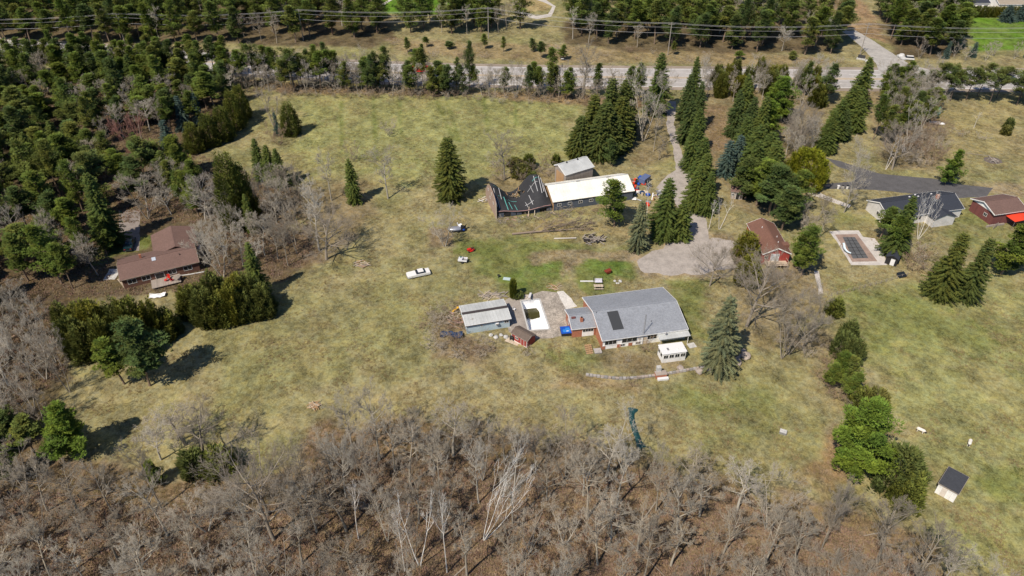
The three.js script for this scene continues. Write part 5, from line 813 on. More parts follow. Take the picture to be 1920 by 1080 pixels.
const kinds = {
  spruce_tree: { p: [1, 2, 3, 4].map(s => spruce(17, 3.7, 100 + s, { pow: .56 + .06 * s, spray: 1.25 })), leaf: [leafMat(.06, .082, .02), leafMat(.074, .095, .022), leafMat(.052, .072, .022)], wood: [woodMat(.1, .08, .06)] },
  broad_spruce: { p: [spruce(18, 5.2, 141, { pow: .52, spray: 1.55, step: .95, curl: .5 }), spruce(16, 4.8, 142, { pow: .58, spray: 1.5, droop: .12 })], leaf: [leafMat(.07, .08, .018), leafMat(.06, .075, .02)], wood: [woodMat(.1, .08, .06)] },
  pale_spruce: { p: [spruce(16, 4.2, 151, { spray: 1.2, pow: .72 })], leaf: [leafMat(.105, .115, .06)], wood: [woodMat(.12, .1, .08)] },
  blue_spruce: { p: [spruce(10, 3.4, 161, { pow: .7, spray: 1.1 })], leaf: [leafMat(.052, .08, .065)], wood: [woodMat(.1, .08, .06)] },
  pine_tree: { p: [1, 2, 3, 4, 5, 6, 7, 8].map(s => pine(14, 3 + (s % 4) * .4, 200 + s, { low: .12 + .045 * s, limbs: 30 + (s * 7) % 13, clump: .85 + .08 * (s % 4) })), leaf: [leafMat(.074, .1, .021), leafMat(.09, .118, .022), leafMat(.06, .084, .024), leafMat(.1, .116, .026), leafMat(.08, .108, .018)], wood: [woodMat(.2, .15, .11)] },
  umbrella_pine: { p: [1, 2, 3].map(s => pine(13, 4, 230 + s, { low: .5, flat: true, limbs: 26, clump: 1.1 })), leaf: [leafMat(.092, .11, .03), leafMat(.076, .096, .024)], wood: [woodMat(.11, .085, .07)] },
  white_pine: { p: [pine(13, 5.6, 241, { low: .08, limbs: 62, n: 85, clump: 1.1 }), pine(13, 4.6, 242, { low: .12, limbs: 46, n: 80 })], leaf: [leafMat(.09, .135, .02), leafMat(.08, .115, .026)], wood: [woodMat(.13, .1, .08)] },
  cedar_tree: { p: [1, 2, 3, 4].map(s => cedar(9, 2.5, 300 + s)), leaf: [leafMat(.115, .115, .018), leafMat(.095, .102, .02), leafMat(.08, .09, .022)], wood: [woodMat(.14, .1, .07)] },
  tall_cedar: { p: [1, 2, 3].map(s => cedar(16, 3.4, 320 + s, { cr: .65, pow: .6 })), leaf: [leafMat(.075, .088, .018), leafMat(.085, .095, .018)], wood: [woodMat(.14, .1, .07)] },
  round_cedar: { p: [cedar(8, 5, 331, { round: 1 })], leaf: [leafMat(.13, .14, .012)], wood: [woodMat(.14, .1, .07)] },
  columnar_cedar: { p: [cedar(5.4, .95, 341, { col: 1, cr: .28, n: 30 })], leaf: [leafMat(.1, .115, .018)], wood: [woodMat(.14, .1, .07)] },
  juniper: { p: [cedar(4, 2, 351, { round: 1 }), cedar(4, 1.7, 352), cedar(4, 2, 353, { round: 1, dense: .5 })], leaf: [leafMat(.1, .115, .024), leafMat(.08, .098, .028), leafMat(.11, .11, .03)], wood: [woodMat(.14, .1, .07)] },
  bare_tree: { p: [1, 2, 3, 4, 5, 6, 7, 8].map(s => bare(14, 3.4 + (s % 3) * .5, 400 + s, { fork: .34 + .05 * (s % 4), vase: s % 2, limbs: 12 + s % 3, kids: [0, 5, 5, 6, 5] })), leaf: null, wood: [woodMat(.31, .285, .235), woodMat(.39, .365, .31), woodMat(.23, .205, .165), woodMat(.33, .295, .235)] },
  forked_tree: { p: [1, 2, 3].map(s => bare(13, 4.2, 420 + s, { stems: 2 + s % 2, fork: .22, vase: 1, limbs: 16, spread: .3 })), leaf: null, wood: [woodMat(.36, .33, .275), woodMat(.27, .24, .195)] },
  spreading_tree: { p: [bare(14, 7.5, 431, { fork: .22, limbs: 15, up: .3, thick: .024, kids: [0, 7, 6, 5, 4] }), bare(15, 6.5, 432, { fork: .25, limbs: 15, up: .4, thick: .022, kids: [0, 7, 5, 5, 4] })], leaf: null, wood: [woodMat(.27, .235, .19), woodMat(.33, .3, .26)] },
  birch_tree: { p: [bare(14, 4.4, 441, { stems: 4, fork: .42, limbs: 20, spread: .26, thick: .012, up: 1.5, vase: 1, kids: [0, 4, 3, 2, 2] }), bare(14, 2.8, 442, { fork: .5, limbs: 8, up: 1.3, thick: .0095, kids: [0, 3, 3, 2, 2] }), bare(14, 2.8, 443, { stems: 2, fork: .5, limbs: 9, spread: .16, up: 1.3, thick: .0105, kids: [0, 3, 3, 2, 2] })], leaf: null, wood: [woodMat(.7, .68, .63), woodMat(.58, .55, .5)] },
  bare_shrub: { p: [1, 2, 3, 4].map(s => bare(4, 1.7, 450 + s, { stems: 6, fork: .12, limbs: 26, spread: .55, thick: .012, vase: 1, fine: .008, kids: [0, 5, 4, 4, 3] })), leaf: null, wood: [woodMat(.3, .25, .19), woodMat(.27, .2, .14), woodMat(.36, .32, .26)] },
  red_shrub: { p: [bare(5, 2.4, 461, { stems: 7, fork: .12, limbs: 26, spread: .5, vase: 1, kids: [0, 5, 4, 4, 3] })], leaf: null, wood: [woodMat(.28, .15, .12)] },
};
const plantRand = rng(777);
function plant(kind, x, z, h, rad, label, group, cat = 'tree', variant) {
  const k = kinds[kind], R = plantRand, p = k.p[variant ?? Math.floor(R() * k.p.length)], w = k.wood[Math.floor(R() * k.wood.length)], l = k.leaf ? k.leaf[Math.floor(R() * k.leaf.length)] : w;
  const g = new THREE.Group(); g.name = numbered(kind); tag(g, label, cat, group);
  part(g, 'trunk', p.trunk, w); part(g, 'crown', p.crown, l);
  const s = h / p.H, r = rad ? rad / p.R : s * (.85 + .3 * R()); g.scale.set(r, s, r); g.position.set(x, -.12, z); g.rotation.y = R() * 6.283; scene.add(g); return g;
}
const one = (kind, tx, ty, by, rad, label, group, cat, variant) => { const q = fromTop(tx, ty, by); return plant(kind, q.x, q.z, q.h, rad, label, group, cat, variant); };
function scatter(px, gap, seed, fn, avoid = []) {                   // uneven even-spread points in a px polygon, as ground points
  const P = W2(px), R = rng(seed), pts = []; let x0 = 1e9, x1 = -1e9, z0 = 1e9, z1 = -1e9; for (const q of P) { x0 = Math.min(x0, q[0]); x1 = Math.max(x1, q[0]); z0 = Math.min(z0, q[1]); z1 = Math.max(z1, q[1]); }
  const tries = Math.ceil((x1 - x0) * (z1 - z0) / (gap * gap) * 14);
  for (let i = 0; i < tries; i++) { const x = x0 + R() * (x1 - x0), z = z0 + R() * (z1 - z0); if (sdPoly(P, x, z) > 0 || avoid.some(a => sdPoly(a, x, z) < 0)) continue; const gg = gap * (.75 + .5 * noise(x / 14 + 50, z / 14 + 50, seed)); if (pts.some(q => (q[0] - x) ** 2 + (q[1] - z) ** 2 < gg * gg)) continue; pts.push([x, z]); fn(x, z, R); }
  return pts;
}
// ---- single trees the photograph shows
const sp = 'spruce_tree';
one('broad_spruce', 838, 256, 374, 5.1, 'broad dark spruce alone at the meadow edge beside the collapsed barn', undefined, 'tree', 0);
one(sp, 652, 296, 380, 2.9, 'slim spruce beside a bare tree at the foot of the meadow');
one('pale_spruce', 1374, 552, 690, 5.1, 'tall full spruce alone beside the grey-roofed house');
one('columnar_cedar', 962, 523.5, 558, .62, 'slim columnar cedar by the pool end');
{ const p = G(970, 557); plant('juniper', p.x, p.z, 1.5, 1.15, 'clipped round shrub at the foot of the columnar cedar', undefined, 'shrub', 0); }
const gC = 'dark conifer clump beside the drive';
for (const [k, x, y, b, r] of [['broad_spruce', 1150, 145, 262, 4.6], ['broad_spruce', 1178, 147, 250, 4.6], ['broad_spruce', 1117, 176, 278, 4.6], ['broad_spruce', 1092, 216, 292, 4], ['broad_spruce', 1140, 190, 290, 5], ['broad_spruce', 1168, 180, 276, 4.6], ['broad_spruce', 1125, 215, 296, 4.4], ['broad_spruce', 1082, 240, 294, 3.2], ['broad_spruce', 1155, 215, 288, 4]]) one(k, x, y, b, r * 1.22, 'dark spruce in the dense clump between the meadow and the drive', gC);
one(sp, 1243, 96, 215, 5.8, 'tallest spruce at the head of the drive by the highway');
one('pine_tree', 1152, 262, 312, 3, 'small pine behind the white barn roof');
const gE = 'conifers along the drive';
for (const [x, y, b, r, i] of [[1302, 104, 200, 2.8], [1290, 138, 228, 3.2], [1312, 150, 242, 3], [1292, 178, 268, 3.4], [1308, 200, 290, 3.5], [1300, 228, 318, 3.5], [1318, 255, 345, 3.6], [1322, 285, 372, 3.5], [1308, 305, 392, 3.5], [1330, 320, 400, 3]].map((a, i) => [...a, i])) one(sp, x + 7, y, b, r * 1.2, ['first', 'second', 'third', 'fourth', 'fifth', 'sixth', 'seventh', 'eighth', 'ninth', 'last'][i] + ' spruce from the highway in the tight row lining the drive', gE);
const gF = 'conifer belt between the drive and the cottage';
for (const [k, x, y, b, r] of [[sp, 1406, 136, 228, 3.2], [sp, 1390, 165, 255, 3], [sp, 1418, 180, 270, 3.4], [sp, 1440, 178, 278, 3.2], ['white_pine', 1475, 146, 226, 4.6], ['white_pine', 1452, 190, 270, 3.6], [sp, 1405, 215, 310, 3.6], [sp, 1430, 232, 330, 3.8], [sp, 1450, 245, 345, 3.8], [sp, 1425, 262, 362, 3.6], [sp, 1462, 262, 362, 3.8], ['pine_tree', 1440, 300, 385, 4.4], ['pine_tree', 1470, 310, 398, 4.2], ['pine_tree', 1412, 300, 372, 3.8], ['pine_tree', 1500, 320, 398, 3.4], ['pine_tree', 1488, 355, 432, 3.6], ['pine_tree', 1458, 340, 404, 4], ['blue_spruce', 1372, 260, 330, 3], ['blue_spruce', 1392, 250, 318, 2.8]]) one(k, x, y, b, r * 1.38, k == 'white_pine' ? 'bright green soft pine in the belt beyond the drive' : k == 'pine_tree' ? 'shaggy pine in the belt behind the red cottage' : k == 'blue_spruce' ? 'bluish spruce standing by the small hut' : 'spruce in the belt between drive and red cottage', gF);
one('round_cedar', 1521, 284, 348, 5.2, 'big rounded yellow-green cedar at the asphalt drive');
one('pine_tree', 1158, 336, 424, 5.0, 'shaggy pine in front of the white barn roof end', undefined, 'tree', 1);
one(sp, 1258, 332, 444, 5.2, 'dark spruce standing before the junk heap by gravel yard');
one('pale_spruce', 1206, 374, 468, 3.6, 'pale drooping spruce at the corner of the gravel yard');
one(sp, 1284, 372, 446, 4.4, 'spruce behind the gravel yard next to two leaning birches');
one(sp, 1634, 104, 212, 5.6, 'tall feathery spruce by the highway junction');
for (const [x, y, b, r] of [[1606, 158, 236, 5.4], [1584, 186, 258, 5], [1568, 205, 284, 4.4], [1560, 222, 286, 3.4], [1618, 180, 246, 4.4], [1590, 205, 262, 4]]) one(sp, x, y, b, r, 'spruce in the stepped row below the road junction', 'stepped spruce row');
one('cedar_tree', 1542, 150, 198, 3, 'yellow-green cedar beside the highway behind a bare oval tree');
one('pine_tree', 1566, 122, 194, 4.2, 'pine beside the highway above the little clearing'); one('pine_tree', 1522, 116, 180, 2.8, 'slim pine beside the highway next to bare oval tree');
one('pine_tree', 1680, 200, 272, 3.4, 'green pine behind the birch clump'); one('pine_tree', 1664, 180, 262, 3, 'narrow pine beside the birch clump clearing');
one('white_pine', 1798, 284, 346, 3.4, 'small bushy pine at the end of the asphalt drive', undefined, 'tree', 1);
one('spruce_tree', 1716, 364, 478, 4.4, 'spruce directly before the dark-roofed house'); one('pine_tree', 1672, 392, 452, 3.2, 'bluish pine at the corner of the dark-roofed house'); one('pine_tree', 1700, 408, 482, 3.2, 'ragged pine beside the black shed');
one('broad_spruce', 1812, 436, 556, 4.6, 'broad dark spruce on the bare soil bed in the pasture', 'pasture spruce group', 'tree', 1); one('broad_spruce', 1862, 446, 562, 3.8, 'broad dark spruce on the bare soil bed in the pasture', 'pasture spruce group', 'tree', 1); one('broad_spruce', 1785, 478, 552, 3.8, 'broad dark spruce on the bare soil bed in the pasture', 'pasture spruce group', 'tree', 1);
one('pine_tree', 1925, 425, 515, 5, 'yellowish pine below the red canopy', undefined, 'tree', 0);
one('pine_tree', 1528, 424, 516, 4, 'dense pine beside the red cottage balcony', undefined, 'tree', 2); one('white_pine', 1512, 440, 502, 2.8, 'small soft pine behind the red cottage', undefined, 'tree', 1);
one('cedar_tree', 1408, 430, 488, 3, 'ragged cedar against the red cottage wall'); one('cedar_tree', 1412, 476, 530, 3, 'ragged cedar below the red cottage balcony');
// the hedge line between lawn and pasture
one('juniper', 1572, 556, 588, 1.9, 'bright little conifer at the top of the pasture hedgerow', undefined, 'shrub', 1);
for (const [k, x, y, b, r] of [['juniper', 1600, 598, 634, 2.2], ['juniper', 1588, 630, 668, 2.4], ['juniper', 1612, 640, 680, 1.8], ['pine_tree', 1590, 660, 716, 2.6], ['pine_tree', 1608, 672, 724, 2.6], ['pine_tree', 1572, 684, 736, 2.4], ['pine_tree', 1612, 700, 748, 2.6], ['juniper', 1625, 728, 764, 2.6], ['juniper', 1650, 735, 772, 2.4]]) one(k, x, y, b, r * .85, k == 'juniper' ? 'scrubby juniper in the hedgerow between lawn and pasture' : 'small flat-topped pine in the hedgerow between lawn and pasture', 'hedgerow conifers', k == 'juniper' ? 'shrub' : 'tree');
one('white_pine', 1648, 754, 884, 6, 'big bright green pine at the lower end of the hedgerow', undefined, 'tree', 0);
one('juniper', 1700, 850, 912, 3.4, 'dull olive juniper under the big bright pine', undefined, 'shrub', 0); one('juniper', 1722, 885, 945, 2.4, 'dull olive juniper at the pasture side of bright pine', undefined, 'shrub', 1);
// left side
one(sp, 158, 322, 458, 4.6, 'big dark spruce behind the bungalow pickup'); one('tall_cedar', 408, 266, 424, 4.4, 'tallest cedar mass behind the bungalow'); one('tall_cedar', 432, 290, 420, 3.8, 'tall cedar at the east side of the cedar mass'); one(sp, 456, 362, 436, 2.2, 'slim pale-tipped spruce before the cedar mass');
for (const [x, y, b, r] of [[474, 258, 338, 3], [496, 270, 346, 3], [514, 276, 350, 3.2]]) one(sp, x, y, b, r, 'spruce in the trio at the meadow corner', 'meadow corner spruces');
one('tall_cedar', 534, 184, 252, 3.2, 'bushy cedar standing alone on the meadow edge'); one('blue_spruce', 512, 208, 254, 1.6, 'small blue spruce at the foot of the meadow cedar');
for (const [k, x, y, b, r] of [['blue_spruce', 328, 176, 244, 3], ['blue_spruce', 358, 170, 236, 3], ['blue_spruce', 302, 222, 282, 3.6], ['tall_cedar', 425, 160, 240, 3.4], ['tall_cedar', 405, 190, 262, 3.2], ['tall_cedar', 380, 205, 272, 3.2], ['tall_cedar', 350, 222, 284, 3], ['tall_cedar', 440, 150, 222, 3]]) one(k, x, y, b, r, k == 'blue_spruce' ? 'bluish spruce at the clearing in the pine wood' : 'dark cedar in the row edging the meadow strip', 'cedar row by the meadow strip');
one(sp, 462, 452, 556, 3.4, 'spruce rising from the cedar hedge end');
const hedgeA = [[100, 562, 628], [128, 556, 634], [150, 560, 640], [175, 553, 640], [200, 552, 636], [225, 556, 642], [250, 552, 640], [110, 585, 660], [140, 590, 668], [170, 592, 672], [200, 590, 668], [235, 588, 664], [265, 560, 634], [300, 565, 628]];
for (const [i, [x, y, b]] of hedgeA.entries()) one('cedar_tree', x + (i * 7) % 5 - 2, y + [0, 9, -4, 14, 3, -6, 11][i % 7], b, 2.2 + .5 * (i % 3), 'yellow-green cedar in the thick hedge below the bungalow steps', 'cedar hedge below the bungalow');
for (const [x, y, b] of [[345, 530, 592], [362, 520, 590], [385, 508, 584], [408, 505, 584], [430, 505, 582], [452, 510, 582], [475, 515, 580], [370, 535, 606], [395, 532, 604], [420, 530, 602], [450, 530, 598], [480, 528, 590]].map(([x, y, b], i) => [x + (i * 5) % 7 - 3, y + [0, 10, -5, 13, 4, -3, 8][i % 7], b])) one('cedar_tree', x, y, b, 2.3 + .3 * (y % 3), 'yellow-green cedar in the rounded hedge bordering the lawn', 'cedar hedge at the lawn edge');
one('pine_tree', 236, 604, 722, 5, 'spreading pine in front of the cedar hedge', undefined, 'tree', 2); one('pine_tree', 195, 640, 722, 3.6, 'smaller pine beside the spreading pine at the hedge'); one('white_pine', 92, 764, 856, 4.4, 'soft round pine on the lawn near the woods', undefined, 'tree', 1);
one('juniper', 352, 842, 882, 2.4, 'green shrub at the wood edge below two bare trees', 'wood edge evergreens', 'shrub'); one('juniper', 395, 840, 884, 2.6, 'green shrub at the wood edge below two bare trees', 'wood edge evergreens', 'shrub'); one('pine_tree', 278, 866, 908, 1.8, 'small pine sapling at the wood edge');
// single bare trees and shrubs
for (const [k, x, y, b, r, l] of [['bare_tree', 718, 290, 372, 5, 'bare tree with a branching shadow at the meadow foot'], ['bare_tree', 608, 296, 376, 3.6, 'slender bare tree beside the slim spruce'], ['bare_tree', 945, 252, 338, 5, 'bare tree behind the collapsed barn'], ['spreading_tree', 596, 400, 486, 8, 'wide bare oak casting a broad shadow on the lawn'], ['bare_tree', 575, 345, 470, 4.4, 'tall bare tree behind the wide bare oak'],
  ['forked_tree', 830, 400, 462, 4, 'multi-stemmed bare shrub beside the derelict camper'], ['forked_tree', 1220, 140, 264, 7, 'dense bare tree at the bend of the drive'], ['bare_tree', 1100, 92, 186, 5.4, 'bare tree between the meadow and the highway'], ['forked_tree', 498, 164, 236, 4.6, 'bare multi-stemmed tree on the meadow strip'], ['bare_shrub', 516, 236, 272, 2.6, 'bare shrub beside the meadow corner spruces'],
  ['bare_shrub', 728, 228, 254, 2.4, 'low bare bush out in the meadow'], ['bare_shrub', 660, 272, 302, 1.8, 'thin bare sapling clump in the lower meadow'], ['spreading_tree', 1520, 196, 290, 5.6, 'wide bare tree above the rounded cedar'], ['forked_tree', 1618, 286, 398, 5, 'tall bare tree in front of the asphalt drive'], ['spreading_tree', 1345, 464, 536, 5, 'bare tree on the edge of the gravel yard'],
  ['spreading_tree', 1432, 484, 612, 7.6, 'low wide bare tree below the red cottage'], ['forked_tree', 1510, 556, 664, 5, 'dense grey bare tree at the hedgerow top'], ['forked_tree', 1535, 560, 654, 4.4, 'grey bare tree beside the hedgerow'], ['forked_tree', 1490, 590, 672, 3.6, 'bushy grey bare tree by the dry lawn'], ['bare_tree', 1240, 262, 300, 2.6, 'thin bare sapling beside the drive'], ['bare_tree', 1236, 200, 284, 2.4, 'bare young tree on the grass west of the drive'],
  ['spreading_tree', 1702, 232, 318, 6.2, 'wide bare tree behind the birch clump'], ['forked_tree', 1735, 190, 286, 4.6, 'bare tree near the upturned boat'], ['forked_tree', 1690, 140, 212, 4, 'pinkish bare tree at the highway junction'], ['forked_tree', 1516, 145, 198, 3.2, 'oval grey bare tree beside the highway'], ['bare_tree', 345, 760, 858, 5, 'tall bare tree with forked trunk at the lawn edge'], ['bare_tree', 325, 775, 834, 5.5, 'fine-branched bare tree at the lawn edge'], ['bare_tree', 275, 800, 862, 3.4, 'leaning bare tree at the lawn edge above the woods'],
  ['spreading_tree', 470, 880, 1012, 8, 'great pale-limbed bare oak standing in the woods'], ['red_shrub', 235, 222, 300, 4, 'reddish bare tree in the clearing of the pine wood'], ['bare_tree', 285, 190, 256, 3, 'small bare tree in the pine wood clearing'], ['spreading_tree', 372, 330, 414, 4.6, 'bare tree behind the bungalow roof'], ['forked_tree', 250, 330, 410, 6, 'bare tree by the bungalow drive'], ['bare_tree', 520, 335, 410, 3.6, 'bare tree beside the cedar mass'], ['forked_tree', 395, 440, 520, 4.4, 'bare tree at the bungalow gable']]) one(k, x, y, b, r, l, undefined, k.includes('shrub') ? 'shrub' : 'tree');
// birches
for (const [x, y, b, r, v, l] of [[902, 868, 1012, 4.2, 0, 'leaning white birch clump gleaming in the woods'], [742, 962, 1072, 2.4, 1, 'slim white birch in the woods beside the taller birches'], [768, 916, 1060, 2.6, 2, 'twin-stemmed white birch in the woods'], [822, 900, 1074, 2.6, 1, 'tall white birch near the birch clump'], [648, 896, 1010, 2.4, 1, 'single white birch at the wood edge'], [1684, 250, 318, 2.4, 2, 'white birch clump beside the leaning board'], [1752, 370, 448, 3.6, 0, 'white birch clump before the dark-roofed house'], [1362, 362, 430, 2.4, 2, 'twin pale birches by the gravel yard'], [1340, 372, 430, 2, 1, 'single pale birch by the gravel yard'], [1246, 338, 402, 2.6, 2, 'leaning dead pale trunks beside the junk heap'], [1222, 330, 402, 2, 1, 'dead pale trunk beside the junk heap'], [1300, 330, 362, 1.8, 1, 'pale dead stem among the drive spruces'], [1840, 205, 240, 2, 1, 'pale stem at the pasture edge']]) { const t = one('birch_tree', x, y, b, r, l, undefined, 'tree', v); if (l.includes('lean')) t.quaternion.premultiply(new THREE.Quaternion().setFromAxisAngle(V(0, 0, 1), l.includes('gleaming') ? -.3 : -.2)); }
// ---- woods: many look-alikes
const quiet = [[[200, 380], [420, 380], [420, 560], [150, 570]], [[210, 270], [330, 250], [320, 330], [215, 330]], [[120, 465], [215, 455], [190, 560], [130, 560]]].map(W2);
scatter([[-160, 160], [200, 152], [420, 158], [455, 176], [400, 226], [300, 262], [292, 330], [350, 330], [360, 370], [240, 372], [205, 420], [120, 470], [118, 540], [-100, 600]], 5.6, 61, (x, z, R) => { const q = R(); if (q < .07) plant('umbrella_pine', x, z, 11 + R() * 4, 3.6 + R(), 'flat-topped pine among the dense wood around the bungalow', 'flat-topped pines in the wood'); else if (q < .13) plant('spruce_tree', x, z, 11 + R() * 5, 3.2 + R(), 'dark spruce among the pines of the dense wood', 'spruces in the pine wood'); else if (q < .82) plant('pine_tree', x, z, 9.5 + R() * R() * 9 + R() * 2, 3.2 + R() * 1.9, 'pine crowded in the dense wood around the bungalow', 'pine wood'); else plant('bare_tree', x, z, 9 + R() * 5, 2.4 + R() * 1.5, 'bare tree scattered among the pines of the dense wood', 'bare trees in the pine wood'); }, quiet);
scatter([[300, 335], [350, 320], [395, 390], [370, 400], [310, 400]], 5, 62, (x, z, R) => plant('pine_tree', x, z, 9 + R() * 4, 2.4 + R(), 'pine crowded in the dense wood around the bungalow', 'pine wood'));
scatter([[385, 395], [560, 355], [600, 420], [560, 500], [430, 510], [385, 500]], 3.9, 63, (x, z, R) => plant('bare_tree', x, z, 7 + R() * 5, 2.2 + R(), 'bare tree in the thicket between bungalow and wide oak', 'thicket by the bungalow'));
scatter([[-200, 600], [40, 600], [110, 680], [140, 740], [90, 800], [-200, 900]], 5, 64, (x, z, R) => plant(R() < .8 ? 'forked_tree' : 'bare_tree', x, z, 10 + R() * 4, 3 + R() * 1.4, 'grey bare tree in the thicket beyond the cedar hedge', 'thicket beyond the hedge'));
scatter([[-160, 142], [200, 140], [440, 146], [450, 164], [200, 162], [-160, 166]], 4.4, 60, (x, z, R) => plant('pine_tree', x, z, 13.5 + R() * 3.5, 3 + R() * 1.1, 'pine crowded in the dense wood around the bungalow', 'pine wood'));
scatter([[100, 480], [205, 470], [190, 520], [110, 560]], 4.6, 59, (x, z, R) => plant(R() < .5 ? 'pine_tree' : 'bare_tree', x, z, 7 + R() * 6, 2.4 + R() * 1.4, 'tree shading the lawn west of the bungalow', 'trees west of the bungalow'));
scatter([[265, 385], [385, 378], [388, 408], [300, 416]], 4.2, 58, (x, z, R) => plant(R() < .5 ? 'pine_tree' : 'bare_tree', x, z, 7 + R() * 4, 2.2 + R() * 1.2, 'tree close behind the bungalow cross wing', 'trees behind the bungalow'));
// strip between meadow and highway
scatter([[425, 146], [560, 152], [700, 158], [830, 166], [840, 182], [640, 176], [430, 172]], 3, 65, (x, z, R) => R() < .5 ? plant(R() < .75 ? 'pine_tree' : 'umbrella_pine', x, z, 10 + R() * 5.5, 2.6 + R() * 1.6, 'pine in the roadside screen between meadow and highway', 'roadside screen') : plant(R() < .6 ? 'bare_tree' : 'forked_tree', x, z, 6 + R() * 7, 2.4 + R() * 1.6, 'bare tree in the roadside screen between meadow and highway', 'roadside screen'));
scatter([[850, 166], [1080, 176], [1250, 186], [1240, 196], [1060, 190], [860, 180]], 3, 66, (x, z, R) => R() < .3 ? plant('pine_tree', x, z, 9 + R() * 5, 2.3 + R() * 1, 'pine in the roadside screen between meadow and highway', 'roadside screen') : plant(R() < .6 ? 'bare_tree' : 'forked_tree', x, z, 5.5 + R() * 7, 2.2 + R() * 1.7, 'bare tree in the roadside screen between meadow and highway', 'roadside screen'));
one('pine_tree', 1036, 92, 178, 3.2, 'tallest pine of the roadside screen above the meadow', undefined, 'tree', 3); one('pine_tree', 878, 80, 172, 2.6, 'slim two-tiered pine of the roadside screen'); one('pine_tree', 790, 84, 150, 2, 'pine beside the red lorry');
scatter([[440, 172], [800, 178], [1090, 190], [1260, 200], [1255, 208], [1070, 198], [560, 182]], 2.9, 67, (x, z, R) => plant('bare_shrub', x, z, 1.6 + R() * 2, 1 + R() * .9, 'low bare shrub along the top of the meadow', 'shrubs above the meadow', 'shrub'));
// beyond the highway
const farList = [];
const farPine = (x, z, R) => R() < .87 ? z < -322 ? farList.push([x, z, .85 + R() * .35, R()]) : plant('pine_tree', x, z, 13 + R() * 5, 4 + R() * 1.5, 'pine in the wood beyond the highway', 'wood beyond the highway') : plant('bare_tree', x, z, 9 + R() * 4, 2.4 + R() * 1.2, 'bare tree in the wood beyond the highway', 'bare trees beyond the highway');
scatter([[-260, 80], [200, 88], [420, 84], [600, 78], [716, 68], [722, 38], [600, 6], [300, -24], [-200, -10]], 7.6, 71, farPine);
scatter([[750, 62], [900, 66], [975, 64], [985, 46], [920, 36], [760, 36]], 6, 72, farPine);
scatter([[1055, 82], [1200, 90], [1400, 98], [1560, 106], [1600, 92], [1560, 55], [1400, 34], [1200, 24], [1070, 40]], 7, 73, farPine);
scatter([[1070, 30], [1200, 14], [1400, 24], [1500, 20], [1480, -14], [1080, -20]], 8.5, 74, farPine, [W2([[1325, 0], [1385, 0], [1385, 28], [1325, 28]])]);
scatter([[1640, 30], [1700, 20], [1790, 8], [1800, 60], [1795, 108], [1720, 104], [1668, 72]], 7.6, 75, farPine);
scatter([[1700, 112], [1810, 116], [1930, 112], [1930, 104], [1810, 104]], 5, 76, (x, z, R) => plant(R() < .4 ? 'blue_spruce' : 'forked_tree', x, z, 4 + R() * 4, 1.8 + R() * .8, 'tree in the low belt below the green lawn', 'belt below the green lawn'));
scatter([[740, 84], [1000, 92], [1500, 112], [1590, 118], [1500, 120], [1000, 116], [760, 104]], 8, 77, (x, z, R) => { if (R() < .3) plant('pine_tree', x, z, 2.5 + R() * 4.5, 1.3 + R() * 1.3, 'young pine on the grassy bank beyond the highway', 'young pines on the bank'); else plant('bare_shrub', x, z, 1 + R() * 2.2, 1 + R() * 1.4, 'bare shrub on the grassy bank beyond the highway', 'bank shrubs', 'shrub'); });
{ // the deep part of that wood, one mass of pines
  const src = kinds.pine_tree.p[1], cg = src.crown.clone(), tg = src.trunk.toNonIndexed(), cc = cg.attributes.color; for (let i = 0; i < cc.count; i++) cc.setXYZ(i, cc.getX(i) * .115, cc.getY(i) * .155, cc.getZ(i) * .032); tg.setAttribute('color', new THREE.Float32BufferAttribute(Array.from({ length: tg.attributes.position.count * 3 }, (_, i) => [.16, .12, .09][i % 3]), 3));
  const im = new THREE.InstancedMesh(mergeGeometries([cg, tg]), P(1, 1, 1, { vertexColors: true, roughness: .85 }), farList.length), o = new THREE.Object3D(), c = new THREE.Color(), R = rng(8); im.name = numbered('distant_pines');
  farList.forEach(([x, z, s, q], i) => { o.position.set(x, -.1, z); o.rotation.y = q * 6.28; o.scale.set(s * 1.35, s * 1.12, s * 1.35); o.updateMatrix(); im.setMatrixAt(i, o.matrix); const k = .75 + .5 * R(); im.setColorAt(i, c.setRGB(k * (.95 + .2 * R()), k, k)); });
  im.userData.kind = 'stuff'; tag(im, 'deep pine wood stretching away beyond the highway', 'pine wood'); im.castShadow = im.receiveShadow = true; scene.add(im);
}
// clipped hedge and blue spruces of the far house
for (let k = 0; k < 17; k++) { const p = G(1806 + k * 7.2, 31.5); plant('cedar_tree', p.x, p.z, 5.4, 1.5, 'clipped cedar in the hedge of the tan-roofed house', 'clipped cedar hedge'); }
one('blue_spruce', 1898, 8, 40, 4.6, 'wide blue spruce on the green lawn', undefined, 'tree'); one('blue_spruce', 1924, 6, 38, 4.2, 'second blue spruce at the hedge end');
